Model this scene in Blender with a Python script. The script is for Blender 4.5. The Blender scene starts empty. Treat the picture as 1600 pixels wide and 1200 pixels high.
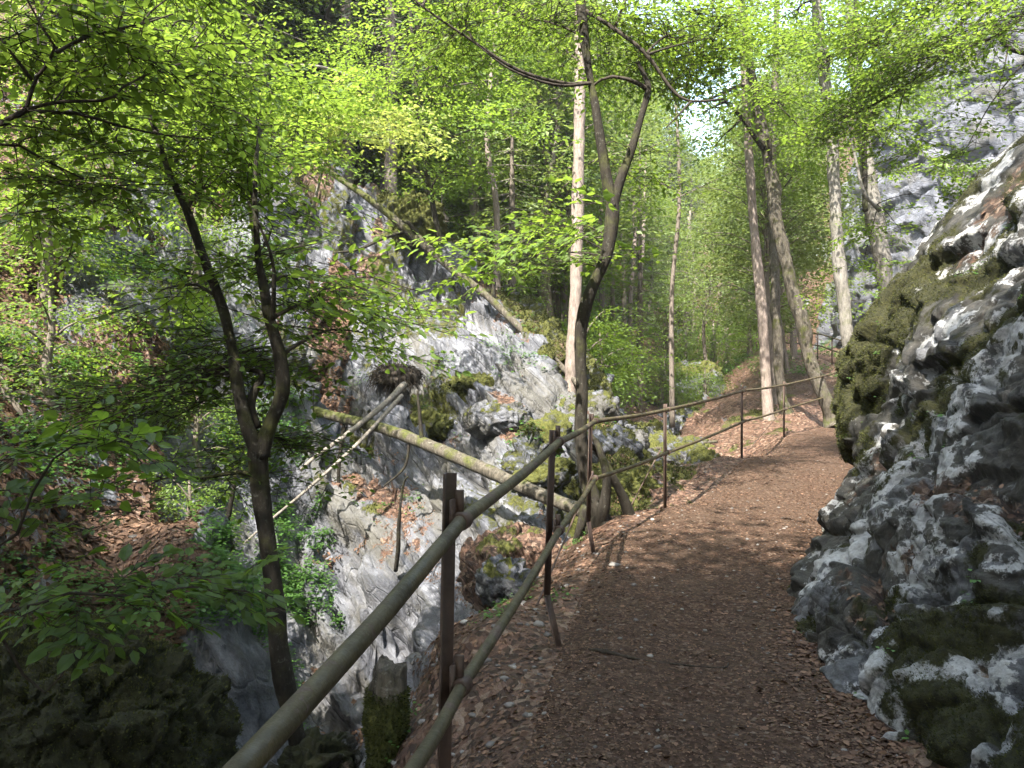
import bpy, math
import numpy as np
from math import radians as R

# ------------------------------------------------------------------ camera, sky, sun, exposure
SC = bpy.context.scene
COL = SC.collection
cam_d = bpy.data.cameras.new('camera')
cam_d.sensor_width = 36.0
cam_d.lens = 36.0 * 1180.0 / 1600.0
cam_d.clip_start = 0.05
cam_d.clip_end = 600.0
cam = bpy.data.objects.new('camera', cam_d)
COL.objects.link(cam)
cam.location = (0, 0, 0)
cam.rotation_euler = (R(90), 0, 0)
SC.camera = cam

SUN_ELEV = 52.0
SUN_AZ = 206.0        # compass degrees of the sun measured from +Y (ahead) towards +X (right)
w = bpy.data.worlds.new("World")
SC.world = w
w.use_nodes = True
nt = w.node_tree
bg = nt.nodes['Background']
sky = nt.nodes.new('ShaderNodeTexSky')
sky.sky_type = 'NISHITA'
sky.sun_disc = False
sky.sun_elevation = R(SUN_ELEV)
sky.sun_rotation = R(SUN_AZ)
sky.air_density = 1.2
sky.dust_density = 1.5
# soft broken white cloud in the sky dome
tcw = nt.nodes.new('ShaderNodeTexCoord')
nzw = nt.nodes.new('ShaderNodeTexNoise'); nzw.inputs['Scale'].default_value = 3.2; nzw.inputs['Detail'].default_value = 7
nt.links.new(tcw.outputs['Generated'], nzw.inputs['Vector'])
rpw = nt.nodes.new('ShaderNodeValToRGB')
rpw.color_ramp.elements[0].position = .52; rpw.color_ramp.elements[1].position = .68
nt.links.new(nzw.outputs['Fac'], rpw.inputs['Fac'])
mxw = nt.nodes.new('ShaderNodeMixRGB'); mxw.inputs['Color2'].default_value = (5.5, 5.8, 6.2, 1)
nt.links.new(rpw.outputs['Color'], mxw.inputs['Fac'])
nt.links.new(sky.outputs['Color'], mxw.inputs['Color1'])
wbm = nt.nodes.new('ShaderNodeMixRGB'); wbm.blend_type = 'MULTIPLY'; wbm.inputs['Fac'].default_value = 1.0
wbm.inputs['Color2'].default_value = (1.08, 1.0, .88, 1)      # warm daylight balance
nt.links.new(mxw.outputs['Color'], wbm.inputs['Color1'])
nt.links.new(wbm.outputs['Color'], bg.inputs['Color'])
bg.inputs['Strength'].default_value = 0.15

sun_d = bpy.data.lights.new('sun', 'SUN')
sun_d.energy = 3.2
sun_d.angle = R(0.55)
sun_d.color = (1.0, 0.93, 0.82)
sun = bpy.data.objects.new('sun', sun_d)
COL.objects.link(sun)
# a sun lamp shines along its local -Z
sun.rotation_euler = (R(90 - SUN_ELEV), 0, R(180 - SUN_AZ))
_e, _a = R(SUN_ELEV), R(SUN_AZ)
SUNV = np.array([math.cos(_e) * math.sin(_a), math.cos(_e) * math.cos(_a), math.sin(_e)])

SC.view_settings.view_transform = 'Standard'
SC.view_settings.look = 'None'
SC.view_settings.exposure = 2.85
SC.view_settings.gamma = 1.0
SC.render.engine = 'CYCLES'
SC.cycles.max_bounces = 10
SC.cycles.diffuse_bounces = 5
SC.cycles.transmission_bounces = 6
SC.cycles.transparent_max_bounces = 8
SC.cycles.use_denoising = True

F = 1180.0
def P(px, py, Y):
    """world point of a photo direction at a distance Y ahead (metres)"""
    return np.array([(px - 800.0) / F * Y, Y, -(py - 600.0) / F * Y])

# ------------------------------------------------------------------ noise in numpy
def _hash(ix, iy, iz, seed):
    h = (ix.astype(np.int64) * 374761393 + iy.astype(np.int64) * 668265263 + iz.astype(np.int64) * 2147483647 + seed * 974634777) & 0xFFFFFFFF
    h = ((h ^ (h >> 13)) * 1274126177) & 0xFFFFFFFF
    h = ((h ^ (h >> 16)) * 2246822519) & 0xFFFFFFFF
    return ((h ^ (h >> 15)) & 0xFFFFFF) / float(0xFFFFFF)

def vnoise(p, seed=0):
    p = np.asarray(p, float)
    i = np.floor(p).astype(np.int64); f = p - i
    f = f * f * (3 - 2 * f)
    out = 0
    for dx in (0, 1):
        wx = f[:, 0] if dx else 1 - f[:, 0]
        for dy in (0, 1):
            wy = f[:, 1] if dy else 1 - f[:, 1]
            for dz in (0, 1):
                wz = f[:, 2] if dz else 1 - f[:, 2]
                out = out + wx * wy * wz * _hash(i[:, 0] + dx, i[:, 1] + dy, i[:, 2] + dz, seed)
    return out * 2 - 1

def fbm(p, octv=4, seed=0, gain=.5, ridged=False):
    p = np.asarray(p, float)
    a, s, n = 1.0, 0.0, 0.0
    for k in range(octv):
        v = vnoise(p * (2.03 ** k) + 17.3 * k, seed + k)
        if ridged: v = 1 - 2 * np.abs(v)
        s = s + a * v; n += a; a *= gain
    return s / n

def worley(p, seed=0):
    """F1, F2 and a random value per cell"""
    p = np.asarray(p, float)
    i = np.floor(p).astype(np.int64)
    f1 = np.full(len(p), 9.0); f2 = np.full(len(p), 9.0); idv = np.zeros(len(p))
    gx = np.zeros((len(p), 3))
    for dx in (-1, 0, 1):
        for dy in (-1, 0, 1):
            for dz in (-1, 0, 1):
                cx, cy, cz = i[:, 0] + dx, i[:, 1] + dy, i[:, 2] + dz
                q = np.stack([cx + _hash(cx, cy, cz, seed), cy + _hash(cx, cy, cz, seed + 1), cz + _hash(cx, cy, cz, seed + 2)], 1)
                d = np.sqrt(((q - p) ** 2).sum(1))
                rid = _hash(cx, cy, cz, seed + 3)
                nearer = d < f1
                f2 = np.where(nearer, f1, np.minimum(f2, d))
                idv = np.where(nearer, rid, idv)
                gx = np.where(nearer[:, None], p - q, gx)
                f1 = np.where(nearer, d, f1)
    return f1, f2, idv, gx

def facet(gx, idv):
    """each cell is cut along a plane of its own"""
    t = idv * 6.2832
    return gx[:, 0] * np.cos(t * 7) + gx[:, 1] * np.sin(t * 7) + gx[:, 2] * np.cos(t * 13)

def smooth(a, b, x):
    t = np.clip((x - a) / (b - a), 0, 1)
    return t * t * (3 - 2 * t)

# ------------------------------------------------------------------ mesh helpers
def make_obj(name, verts, faces, mat, parent=None, attrs=None, smooth_shade=True, label=None, cat=None, group=None, kind=None):
    """faces: int array (n,3|4) or a list of such arrays"""
    me = bpy.data.meshes.new(name)
    verts = np.asarray(verts, np.float32)
    if not isinstance(faces, list): faces = [faces]
    faces = [np.asarray(f, np.int32) for f in faces if len(f)]
    me.vertices.add(len(verts)); me.vertices.foreach_set('co', verts.ravel())
    loops = np.concatenate([f.ravel() for f in faces])
    tot = np.concatenate([np.full(len(f), f.shape[1], np.int32) for f in faces])
    start = np.concatenate([[0], np.cumsum(tot)[:-1]]).astype(np.int32)
    me.loops.add(len(loops)); me.loops.foreach_set('vertex_index', loops)
    me.polygons.add(len(tot)); me.polygons.foreach_set('loop_start', start)
    try: me.polygons.foreach_set('loop_total', tot)
    except Exception: pass
    if smooth_shade: me.polygons.foreach_set('use_smooth', np.ones(len(tot), bool))
    for k, v in (attrs or {}).items():
        at = me.attributes.new(k, 'FLOAT', 'POINT')
        at.data.foreach_set('value', np.asarray(v, np.float32))
    me.update(calc_edges=True)
    if mat is not None: me.materials.append(mat)
    o = bpy.data.objects.new(name, me)
    COL.objects.link(o)
    if parent is not None: o.parent = parent
    tag(o, label, cat, group, kind)
    return o

def tag(o, label=None, cat=None, group=None, kind=None):
    if label: o['label'] = label
    if cat: o['category'] = cat
    if group: o['group'] = group
    if kind: o['kind'] = kind

def thing(name, label, cat, loc=(0, 0, 0), group=None):
    o = bpy.data.objects.new(name, None)
    o.empty_display_size = .2
    COL.objects.link(o); o.location = [float(c) for c in loc]
    tag(o, label, cat, group)
    return o

def child(name, verts, faces, mat, root, attrs=None, **k):
    """a part of root, whose vertices are given in world space"""
    v = np.asarray(verts, float) - np.array(root.location)
    return make_obj(name, v, faces, mat, parent=root, attrs=attrs, **k)

def norm(v):
    v = np.asarray(v, float)
    return v / (np.linalg.norm(v, axis=-1, keepdims=True) + 1e-9)

def grid_faces(nr, nc, wrap=False):
    r = np.arange(nr - 1)[:, None]; c = np.arange(nc if wrap else nc - 1)[None, :]
    c2 = (c + 1) % nc
    a = r * nc + c; b = r * nc + c2; d = (r + 1) * nc + c; e = (r + 1) * nc + c2
    return np.stack([a, b, e, d], -1).reshape(-1, 4)

def catmull(pts, n):
    pts = np.asarray(pts, float)
    if len(pts) == 2:
        t = np.linspace(0, 1, n)[:, None]
        return pts[0] * (1 - t) + pts[1] * t
    ext = np.vstack([2 * pts[0] - pts[1], pts, 2 * pts[-1] - pts[-2]])
    u = np.linspace(0, len(pts) - 1 - 1e-6, n)
    i = np.floor(u).astype(int); t = (u - i)[:, None]
    p0, p1, p2, p3 = ext[i], ext[i + 1], ext[i + 2], ext[i + 3]
    return .5 * ((2 * p1) + (-p0 + p2) * t + (2 * p0 - 5 * p1 + 4 * p2 - p3) * t ** 2 + (-p0 + 3 * p1 - 3 * p2 + p3) * t ** 3)

def tube(pts, rad, seg=10, step=.08, rough=0., rfreq=6., seed=0, caps=True):
    """tapered tube along a smooth curve through pts; rad per point"""
    pts = np.asarray(pts, float)
    rad = np.asarray(rad, float) if np.ndim(rad) else np.full(len(pts), float(rad))
    L = np.linalg.norm(np.diff(pts, axis=0), axis=1).sum()
    n = int(max(len(pts), min(400, L / step))) + 1
    c4 = catmull(np.hstack([pts, rad[:, None]]), n)
    c, r = c4[:, :3], np.maximum(c4[:, 3], .0008)
    t = norm(np.gradient(c, axis=0))
    up = np.array([0, 0, 1.]) if abs(t[:, 2]).mean() < .8 else np.array([0, 1., 0])
    s = norm(np.cross(t, up)); b = np.cross(s, t)
    a = np.linspace(0, 2 * np.pi, seg, endpoint=False)
    ring = (np.cos(a)[None, :, None] * s[:, None, :] + np.sin(a)[None, :, None] * b[:, None, :])
    v = c[:, None, :] + ring * r[:, None, None]
    if rough > 0:
        q = v.reshape(-1, 3)
        d = fbm(q * np.array([rfreq, rfreq, rfreq * .45]), 3, seed + 31)
        v = v + ring * (d.reshape(n, seg) * rough * r[:, None])[:, :, None]
    v = v.reshape(-1, 3)
    f = grid_faces(n, seg, True)
    fl = [f]
    if caps:
        v = np.vstack([v, c[0], c[-1]])
        k = np.arange(seg); k2 = (k + 1) % seg
        fl.append(np.stack([np.full(seg, n * seg), k2, k], 1))
        fl.append(np.stack([np.full(seg, n * seg + 1), (n - 1) * seg + k, (n - 1) * seg + k2], 1))
    return v, fl

class MB:
    def __init__(s): s.v = []; s.f3 = []; s.f4 = []; s.n = 0; s.a = []
    def add(s, vf, val=0.):
        v, fl = vf
        if not isinstance(fl, list): fl = [fl]
        for f in fl:
            f = np.asarray(f)
            if len(f): (s.f3 if f.shape[1] == 3 else s.f4).append(f + s.n)
        s.v.append(np.asarray(v, float)); s.n += len(v)
        s.a.append(np.full(len(v), val) if np.ndim(val) == 0 else np.asarray(val))
        return s
    def build(s, name, mat, root=None, **k):
        fs = [np.concatenate(x) for x in (s.f3, s.f4) if x]
        v = np.concatenate(s.v); at = {'var': np.concatenate(s.a)}
        if root is not None: return child(name, v, fs, mat, root, attrs=at, **k)
        return make_obj(name, v, fs, mat, attrs=at, **k)

def box(c, sx, sy, sz, rz=0, tilt=None):
    x = np.array([[a, b, d] for a in (-1, 1) for b in (-1, 1) for d in (-1, 1)], float) * np.array([sx, sy, sz]) / 2
    cr, sr = math.cos(rz), math.sin(rz)
    x = np.stack([x[:, 0] * cr - x[:, 1] * sr, x[:, 0] * sr + x[:, 1] * cr, x[:, 2]], 1)
    f = np.array([[0, 1, 3, 2], [4, 6, 7, 5], [0, 4, 5, 1], [2, 3, 7, 6], [0, 2, 6, 4], [1, 5, 7, 3]])
    return x + np.asarray(c), f

# ------------------------------------------------------------------ materials
class NT:
    """small helper for node materials"""
    def __init__(s, name):
        s.m = bpy.data.materials.new(name); s.m.use_nodes = True
        s.t = s.m.node_tree; s.t.nodes.clear()
        s.out = s.n('ShaderNodeOutputMaterial')
    def n(s, typ, **kw):
        x = s.t.nodes.new(typ)
        for k, v in kw.items(): setattr(x, k, v)
        return x
    def l(s, a, b): s.t.links.new(a, b)
    def inp(s, node, **kw):
        for k, v in kw.items():
            i = node.inputs[k.replace('_', ' ')]
            if hasattr(v, 'is_output') or isinstance(v, bpy.types.NodeSocket): s.l(v, i)
            else: i.default_value = v
        return node
    def co(s, scale=(1, 1, 1), rot=(0, 0, 0)):
        t = s.n('ShaderNodeTexCoord'); mp = s.n('ShaderNodeMapping')
        g = s.n('ShaderNodeNewGeometry')
        s.l(g.outputs['Position'], mp.inputs['Vector'])
        mp.inputs['Scale'].default_value = scale; mp.inputs['Rotation'].default_value = rot
        return mp.outputs['Vector']
    def bed(s, kx=.3):
        """coordinates stretched along the dip of the bedding"""
        g = s.n('ShaderNodeNewGeometry'); cb = s.n('ShaderNodeCombineXYZ')
        for i, (ax, k) in enumerate((((.64, -.46, -.62), kx), ((.30, .88, -.36), .8), ((.70, .05, .70), 1.5))):
            d = s.n('ShaderNodeVectorMath', operation='DOT_PRODUCT'); s.l(g.outputs['Position'], d.inputs[0]); d.inputs[1].default_value = tuple(q * k for q in ax)
            s.l(d.outputs['Value'], cb.inputs[i])
        return cb.outputs[0]
    def noise(s, sc, det=6, rough=.6, vec=None, dist=0.):
        x = s.n('ShaderNodeTexNoise'); s.inp(x, Scale=sc, Detail=det, Roughness=rough, Distortion=dist)
        s.l(vec if vec is not None else s.co(), x.inputs['Vector'])
        return x.outputs['Fac']
    def voro(s, sc, vec=None, feature='F1', out='Distance'):
        x = s.n('ShaderNodeTexVoronoi', feature=feature); x.inputs['Scale'].default_value = sc
        s.l(vec if vec is not None else s.co(), x.inputs['Vector'])
        return x.outputs[out]
    def ramp(s, fac, stops):
        x = s.n('ShaderNodeValToRGB'); e = x.color_ramp.elements
        while len(e) < len(stops): e.new(.5)
        for el, (p, c) in zip(e, stops):
            el.position = p
            el.color = (c, c, c, 1) if np.ndim(c) == 0 else (*c, 1)
        s.l(fac, x.inputs['Fac']); return x.outputs['Color']
    def mix(s, fac, a, b, mode='MIX'):
        x = s.n('ShaderNodeMixRGB', blend_type=mode)
        for i, v in ((0, fac), (1, a), (2, b)):
            if isinstance(v, bpy.types.NodeSocket): s.l(v, x.inputs[i])
            else: x.inputs[i].default_value = v if i == 0 else (*v, 1)
        return x.outputs['Color']
    def math(s, op, a, b=0., clamp=False):
        x = s.n('ShaderNodeMath', operation=op, use_clamp=clamp)
        for i, v in ((0, a), (1, b)):
            if isinstance(v, bpy.types.NodeSocket): s.l(v, x.inputs[i])
            else: x.inputs[i].default_value = v
        return x.outputs[0]
    def attr(s, name):
        x = s.n('ShaderNodeAttribute', attribute_name=name); return x.outputs['Fac']
    def bump(s, h, strength=.5, dist=.02, normal=None):
        x = s.n('ShaderNodeBump'); s.inp(x, Strength=strength, Distance=dist, Height=h)
        if normal is not None: s.l(normal, x.inputs['Normal'])
        return x.outputs['Normal']
    def finish(s, color, rough=.85, normal=None, spec=.3, metal=0.):
        b = s.n('ShaderNodeBsdfPrincipled')
        for k, v in (('Base Color', color), ('Roughness', rough), ('Specular IOR Level', spec), ('Metallic', metal)):
            if isinstance(v, bpy.types.NodeSocket): s.l(v, b.inputs[k])
            else: b.inputs[k].default_value = (*v, 1) if k == 'Base Color' else v
        if normal is not None: s.l(normal, b.inputs['Normal'])
        s.l(b.outputs[0], s.out.inputs[0]); return s.m

def leaf_mat(name, dark, light, trans, tw=.5, rough=.45):
    t = NT(name)
    v = t.attr('var')
    c = t.ramp(v, [(0, dark), (.75, light), (1, tuple(min(1, x * 1.25) for x in light))])
    tc = t.mix(v, tuple(x * .65 for x in trans), trans)
    b = t.n('ShaderNodeBsdfPrincipled')
    t.l(c, b.inputs['Base Color']); b.inputs['Roughness'].default_value = rough
    b.inputs['Specular IOR Level'].default_value = .35
    tr = t.n('ShaderNodeBsdfTranslucent'); t.l(tc, tr.inputs['Color'])
    mx = t.n('ShaderNodeMixShader'); mx.inputs[0].default_value = tw
    t.l(b.outputs[0], mx.inputs[1]); t.l(tr.outputs[0], mx.inputs[2]); t.l(mx.outputs[0], t.out.inputs[0])
    return t.m

M = {}
M['leaf'] = leaf_mat('beech_leaf', (.055, .09, .014), (.10, .165, .032), (.29, .43, .05), .5)
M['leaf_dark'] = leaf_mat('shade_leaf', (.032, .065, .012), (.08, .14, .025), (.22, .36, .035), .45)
M['leaf_yellow'] = leaf_mat('maple_leaf', (.13, .19, .035), (.22, .27, .07), (.42, .48, .10), .5)
M['leaf_far'] = leaf_mat('far_leaf', (.06, .095, .025), (.13, .185, .055), (.29, .38, .08), .42)
M['needle'] = leaf_mat('spruce_needle', (.05, .085, .025), (.15, .19, .06), (.22, .30, .06), .3)
M['needle_dark'] = leaf_mat('dark_needle', (.02, .04, .018), (.05, .08, .03), (.08, .13, .03), .25)
M['dead_leaf'] = leaf_mat('dead_leaf', (.04, .021, .013), (.18, .108, .070), (.13, .065, .03), .15, .75)
M['herb'] = leaf_mat('herb_leaf', (.03, .07, .015), (.08, .17, .04), (.16, .34, .05), .4)
M['moss_blade'] = leaf_mat('moss_blade', (.014, .018, .005), (.065, .072, .015), (.11, .12, .02), .25, .8)

def rock_mat(name, moss_col=((.025, .03, .008), (.11, .115, .02)), wh=(.33, .34, .375), grey=(.12, .127, .15), litter=((.04, .022, .015), (.16, .09, .062)), kx=.3, dark=.6, crisp=False):
    t = NT(name)
    co = t.co()
    strat = t.bed(kx)
    n1 = t.noise(1.3, 8, .62, strat, .4)
    n2 = t.noise(9, 8, .7, strat, .25)
    n3 = t.noise(34, 5, .7, co)
    dk = tuple(x * .30 for x in grey)
    c = t.ramp(n2, [(.30, dk), (.44, grey), (.55, tuple(x * 1.5 for x in grey)), (.66, wh)])
    c2 = t.ramp(n1, [(.3, tuple(x * .55 for x in grey)), (.5, tuple(x * 1.25 for x in grey)), (.68, wh)])
    c = t.mix(.5, c, c2)
    if crisp:
        w0 = t.noise(1.9, 14, .74, co); w1 = t.noise(1.25, 13, .72, co); w2 = t.noise(11, 10, .75, co)
        c = t.ramp(w2, [(.32, tuple(x * .45 for x in grey)), (.5, grey), (.66, tuple(x * 1.8 for x in grey))])
        c = t.mix(t.ramp(w0, [(.472, 0.), (.484, 1.)]), c, t.ramp(w2, [(.35, tuple(x * .55 for x in wh)), (.55, wh)]))
        c = t.mix(t.math('MULTIPLY', t.ramp(w1, [(.488, 0.), (.502, 1.)]), .92), c, t.ramp(w2, [(.35, (.012, .011, .009)), (.6, (.042, .035, .022)), (.72, (.10, .088, .065))]))
    c = t.mix(.55, c, t.ramp(n3, [(.3, .35), (.62, 1.0)]), 'MULTIPLY')
    cr = t.voro(3.2, strat, 'DISTANCE_TO_EDGE')
    cm = t.ramp(cr, [(0.0, .22), (.035, 1.0)])
    c = t.mix(t.math('MULTIPLY', t.ramp(t.noise(2.2, 3, .5, co), [(.45, 0.), (.6, 1.)]), .8), c, t.mix(1.0, c, cm, 'MULTIPLY'))
    dl = t.noise(2.4, 10, .74, strat, .3)
    c = t.mix(t.math('MULTIPLY', t.ramp(dl, [(.47, 0.), (.55, 1.)]), dark), c, tuple(x * .22 for x in grey))
    c = t.mix(t.math('MULTIPLY', t.ramp(t.noise(.9, 9, .68, strat, .2), [(.50, 0.), (.60, 1.)]), .1 if crisp else .6), c, (.085, .078, .055))
    ms = t.attr('moss'); lt = t.attr('litter')
    nm = t.noise(5.5, 10, .76, co)
    ma = t.math('ADD', ms, t.math('MULTIPLY', t.math('SUBTRACT', nm, .5), 1.5))
    mf = t.ramp(ma, [(.44, 0.), (.56, 1.)])
    mc = t.ramp(t.noise(28, 5, .7, co), [(.3, moss_col[0]), (.7, moss_col[1])])
    nl = t.noise(7, 6, .7, co)
    la = t.math('ADD', lt, t.math('MULTIPLY', t.math('SUBTRACT', nl, .5), 1.3))
    lf = t.ramp(la, [(.46, 0.), (.54, 1.)])
    vl = t.voro(26, t.co(scale=(1, 1, 1.0)), 'F1', 'Color')
    sep = t.n('ShaderNodeSeparateColor'); t.l(vl, sep.inputs[0])
    lc = t.ramp(sep.outputs[0], [(.1, litter[0]), (.75, litter[1]), (1., (.26, .19, .14))])
    lc = t.mix(.6, lc, t.ramp(t.noise(60, 4, .7, co), [(.35, .35), (.6, 1.)]), 'MULTIPLY')
    c = t.mix(lf, c, lc)
    c = t.mix(mf, c, mc)
    h = t.math('ADD', t.math('MULTIPLY', n2, .6), t.math('ADD', t.math('MULTIPLY', n3, .35), t.math('MULTIPLY', t.ramp(cr, [(0, 0.), (.05, 1.)]), .25)))
    h = t.math('ADD', h, t.math('MULTIPLY', t.math('MULTIPLY', t.noise(70, 4, .7, co), mf), .6))
    rg = t.math('ADD', .55, t.math('MULTIPLY', mf, .4))
    h = t.math('ADD', h, t.math('MULTIPLY', dl, .8))
    if crisp: h = t.math('ADD', t.math('MULTIPLY', w2, .5), t.math('ADD', t.math('MULTIPLY', t.noise(55, 8, .8, co), .35), t.math('MULTIPLY', w0, .5)))
    return t.finish(c, rg, t.bump(h, .9, .07), .35)

M['rock'] = rock_mat('limestone', moss_col=((.035, .042, .011), (.135, .14, .03)), dark=.5)
M['outcrop'] = rock_mat('outcrop_limestone', kx=.6, dark=.25, crisp=True, moss_col=((.008, .009, .004), (.048, .048, .013)), wh=(.64, .645, .65), grey=(.155, .158, .168), litter=((.03, .018, .012), (.10, .06, .04)))
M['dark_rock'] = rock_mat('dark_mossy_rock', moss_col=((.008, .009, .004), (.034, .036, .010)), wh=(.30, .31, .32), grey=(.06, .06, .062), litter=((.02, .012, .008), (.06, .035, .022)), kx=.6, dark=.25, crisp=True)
M['cliff'] = rock_mat('cliff_limestone', wh=(.17, .18, .21), grey=(.11, .117, .14), dark=.15)

def bark_mat(name, a, b, moss=.0, lich=.0, sc=1.):
    t = NT(name)
    co = t.co(scale=(1, 1, .28)); c0 = t.co()
    n = t.noise(26 * sc, 7, .7, co)
    n2 = t.noise(4, 5, .6, c0)
    c = t.ramp(n, [(.3, a), (.68, b)])
    if lich:
        c = t.mix(t.math('MULTIPLY', t.ramp(t.noise(24, 6, .75, c0), [(.57, 0.), (.70, 1.)]), lich), c, (.34, .34, .30))
    if moss:
        gn = t.n('ShaderNodeNewGeometry'); sx = t.n('ShaderNodeSeparateXYZ'); t.l(gn.outputs['Normal'], sx.inputs[0])
        n2 = t.math('ADD', n2, t.math('MULTIPLY', sx.outputs[2], .10))
        mf = t.math('MULTIPLY', t.ramp(t.math('ADD', n2, t.math('MULTIPLY', t.math('SUBTRACT', t.attr('var'), .5), .8)), [(.52, 0.), (.66, 1.)]), moss)
        c = t.mix(mf, c, t.ramp(t.noise(40, 4, .7, c0), [(.3, (.022, .027, .008)), (.7, (.10, .11, .028))]))
    h = t.math('ADD', n, t.math('MULTIPLY', t.noise(60 * sc, 4, .7, co), .4))
    return t.finish(c, .85, t.bump(h, .7, .02), .2)

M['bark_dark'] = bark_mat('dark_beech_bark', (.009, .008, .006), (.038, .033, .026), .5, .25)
M['bark_grey'] = bark_mat('grey_bark', (.07, .066, .06), (.24, .225, .20), .4, .6)
M['bark_pale'] = bark_mat('pale_spruce_bark', (.10, .08, .07), (.30, .25, .22), .15, .5)
M['bark_mossy'] = bark_mat('mossy_bark', (.02, .018, .013), (.125, .11, .088), .92, .55)
M['bark_far'] = bark_mat('far_bark', (.07, .06, .05), (.20, .17, .145), .15, .2)
M['twig'] = bark_mat('twig_bark', (.022, .018, .014), (.06, .05, .04))
M['deadwood'] = bark_mat('bare_dead_wood', (.09, .078, .065), (.26, .235, .205), .2, .3)
t = NT('painted_iron')
co = t.co(); n = t.noise(14, 7, .7, co); n2 = t.noise(90, 4, .7, co)
c = t.ramp(n, [(.3, (.045, .027, .021)), (.55, (.075, .05, .04)), (.75, (.10, .06, .04))])
M['post_iron'] = t.finish(c, .55, t.bump(t.math('ADD', n, n2), .35, .004), .4)
t = NT('weathered_rail_iron')
co = t.co(); n = t.noise(7, 7, .75, t.co(scale=(3, .6, 3))); n2 = t.noise(70, 4, .7, co)
c = t.ramp(n, [(.3, (.026, .021, .010)), (.5, (.058, .047, .022)), (.70, (.098, .080, .040)), (.80, (.11, .055, .025))])
n3 = t.noise(5.5, 8, .75, co)
c = t.mix(t.ramp(n3, [(.56, 0.), (.60, .85)]), c, t.mix(.5, (.10, .043, .02), t.ramp(n2, [(.3, .02), (.7, .16)])))
c = t.mix(t.ramp(n2, [(.66, 0.), (.70, .5)]), c, (.16, .14, .10))
M['rail_iron'] = t.finish(c, t.ramp(n3, [(.4, .42), (.6, .85)]), t.bump(t.math('ADD', t.math('ADD', n, n2), n3), .6, .004), .45)

t = NT('path_earth')
co = t.co()
vl = t.voro(55, co, 'F1', 'Color'); sep = t.n('ShaderNodeSeparateColor'); t.l(vl, sep.inputs[0])
lc = t.ramp(sep.outputs[0], [(0., (.034, .019, .012)), (.6, (.078, .045, .030)), (.9, (.125, .078, .052)), (1., (.20, .15, .115))])
n = t.noise(2.2, 6, .65, co); nf = t.noise(110, 5, .75, co)
c = t.mix(.75, lc, t.ramp(nf, [(.3, .35), (.65, 1.)]), 'MULTIPLY')
c = t.mix(t.ramp(n, [(.4, 0.), (.65, .6)]), c, t.mix(1., t.ramp(nf, [(.3, .4), (.7, 1.)]), (.09, .061, .043), 'MULTIPLY'))
M['path'] = t.finish(c, .92, t.bump(t.math('ADD', nf, t.math('MULTIPLY', t.voro(55, co), .8)), .8, .012), .2)
t = NT('pebble')
co = t.co(); c = t.ramp(t.attr('var'), [(0, (.10, .09, .085)), (.5, (.24, .225, .21)), (1, (.55, .54, .53))])
c = t.mix(.4, c, t.ramp(t.noise(60, 5, .7, co), [(.3, .5), (.7, 1.)]), 'MULTIPLY')
M['pebble'] = t.finish(c, .8, t.bump(t.noise(90, 4, .7, co), .4, .004), .3)
t = NT('stream_water')
b = t.n('ShaderNodeBsdfPrincipled'); b.inputs['Base Color'].default_value = (.03, .04, .04, 1); b.inputs['Roughness'].default_value = .08
nn = t.bump(t.noise(9, 4, .6), .4, .03); t.l(nn, b.inputs['Normal']); t.l(b.outputs[0], t.out.inputs[0]); M['water'] = t.m
# ------------------------------------------------------------------ terrain heightfield
rng = np.random.default_rng(7)
CP = []
def cp(px, py, Y): CP.append(P(px, py, Y))
def cw(x, y, z): CP.append(np.array([x, y, z], float))
PATH_L = np.array([(-.9, -3, -1.75), (-.35, 0, -1.55), (-.11, 2.1, -1.45), (.25, 4, -1.40), (.70, 6.2, -1.39), (1.72, 8.3, -1.36), (3.57, 11.6, -1.15), (5.3, 14.6, -1.03), (7.6, 17.5, -.93), (10.2, 21., -.55), (12.2, 26, .25), (12.6, 31, 1.05), (11.6, 37, 1.6)])
PATH_R = np.array([(1.1, -3, -1.72), (1.35, 0, -1.52), (1.45, 2.2, -1.45), (1.62, 4.2, -1.41), (2.25, 5.6, -1.39), (3.0, 7.2, -1.38), (4.1, 9.2, -1.33), (5.7, 11.6, -1.15), (7.5, 14.0, -1.0), (9.5, 17.0, -.85), (11.6, 20.3, -.5), (13.8, 26, .3), (14.1, 31, 1.1), (13.2, 37, 1.65)])
for a, b in zip(PATH_L, PATH_R):
    CP.append(a.copy()); CP.append(b.copy()); CP.append((a + b) / 2)
# bank just outside the railing, then the drop into the gorge
for q in [(640, 1060, 4.9), (760, 950, 6.0), (850, 872, 7.3), (925, 838, 8.0), (1000, 806, 9.4), (1100, 738, 12.6), (1160, 714, 14.2)]: cp(*q)
cw(-.55, 2.1, -1.68); cw(-.9, 0, -1.9); cw(-.45, 3.5, -1.65)
cw(-1.15, 2.0, -2.6); cw(-1.0, 4.0, -2.7); cw(-1.3, 0, -2.6)
cw(-.75, 6.6, -2.9); cw(.1, 8.6, -2.4); cw(1.0, 9.9, -2.1)
# gorge floor
for q in [(-1.9, 1.5, -4.9), (-1.75, 4.5, -4.6), (-2.1, 7.0, -4.4), (-2.3, 9, -4.15), (-1.5, 9.6, -3.6), (-.6, 10, -3.0), (.6, 11.4, -2.3), (1.9, 13.8, -1.85), (3.3, 18, -1.6), (4.3, 22, -1.5), (6.6, 28, -1.3), (8.2, 36, -.8), (9.5, 45, 0.2), (-2.6, -3, -5.2)]: cw(*q)
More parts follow.
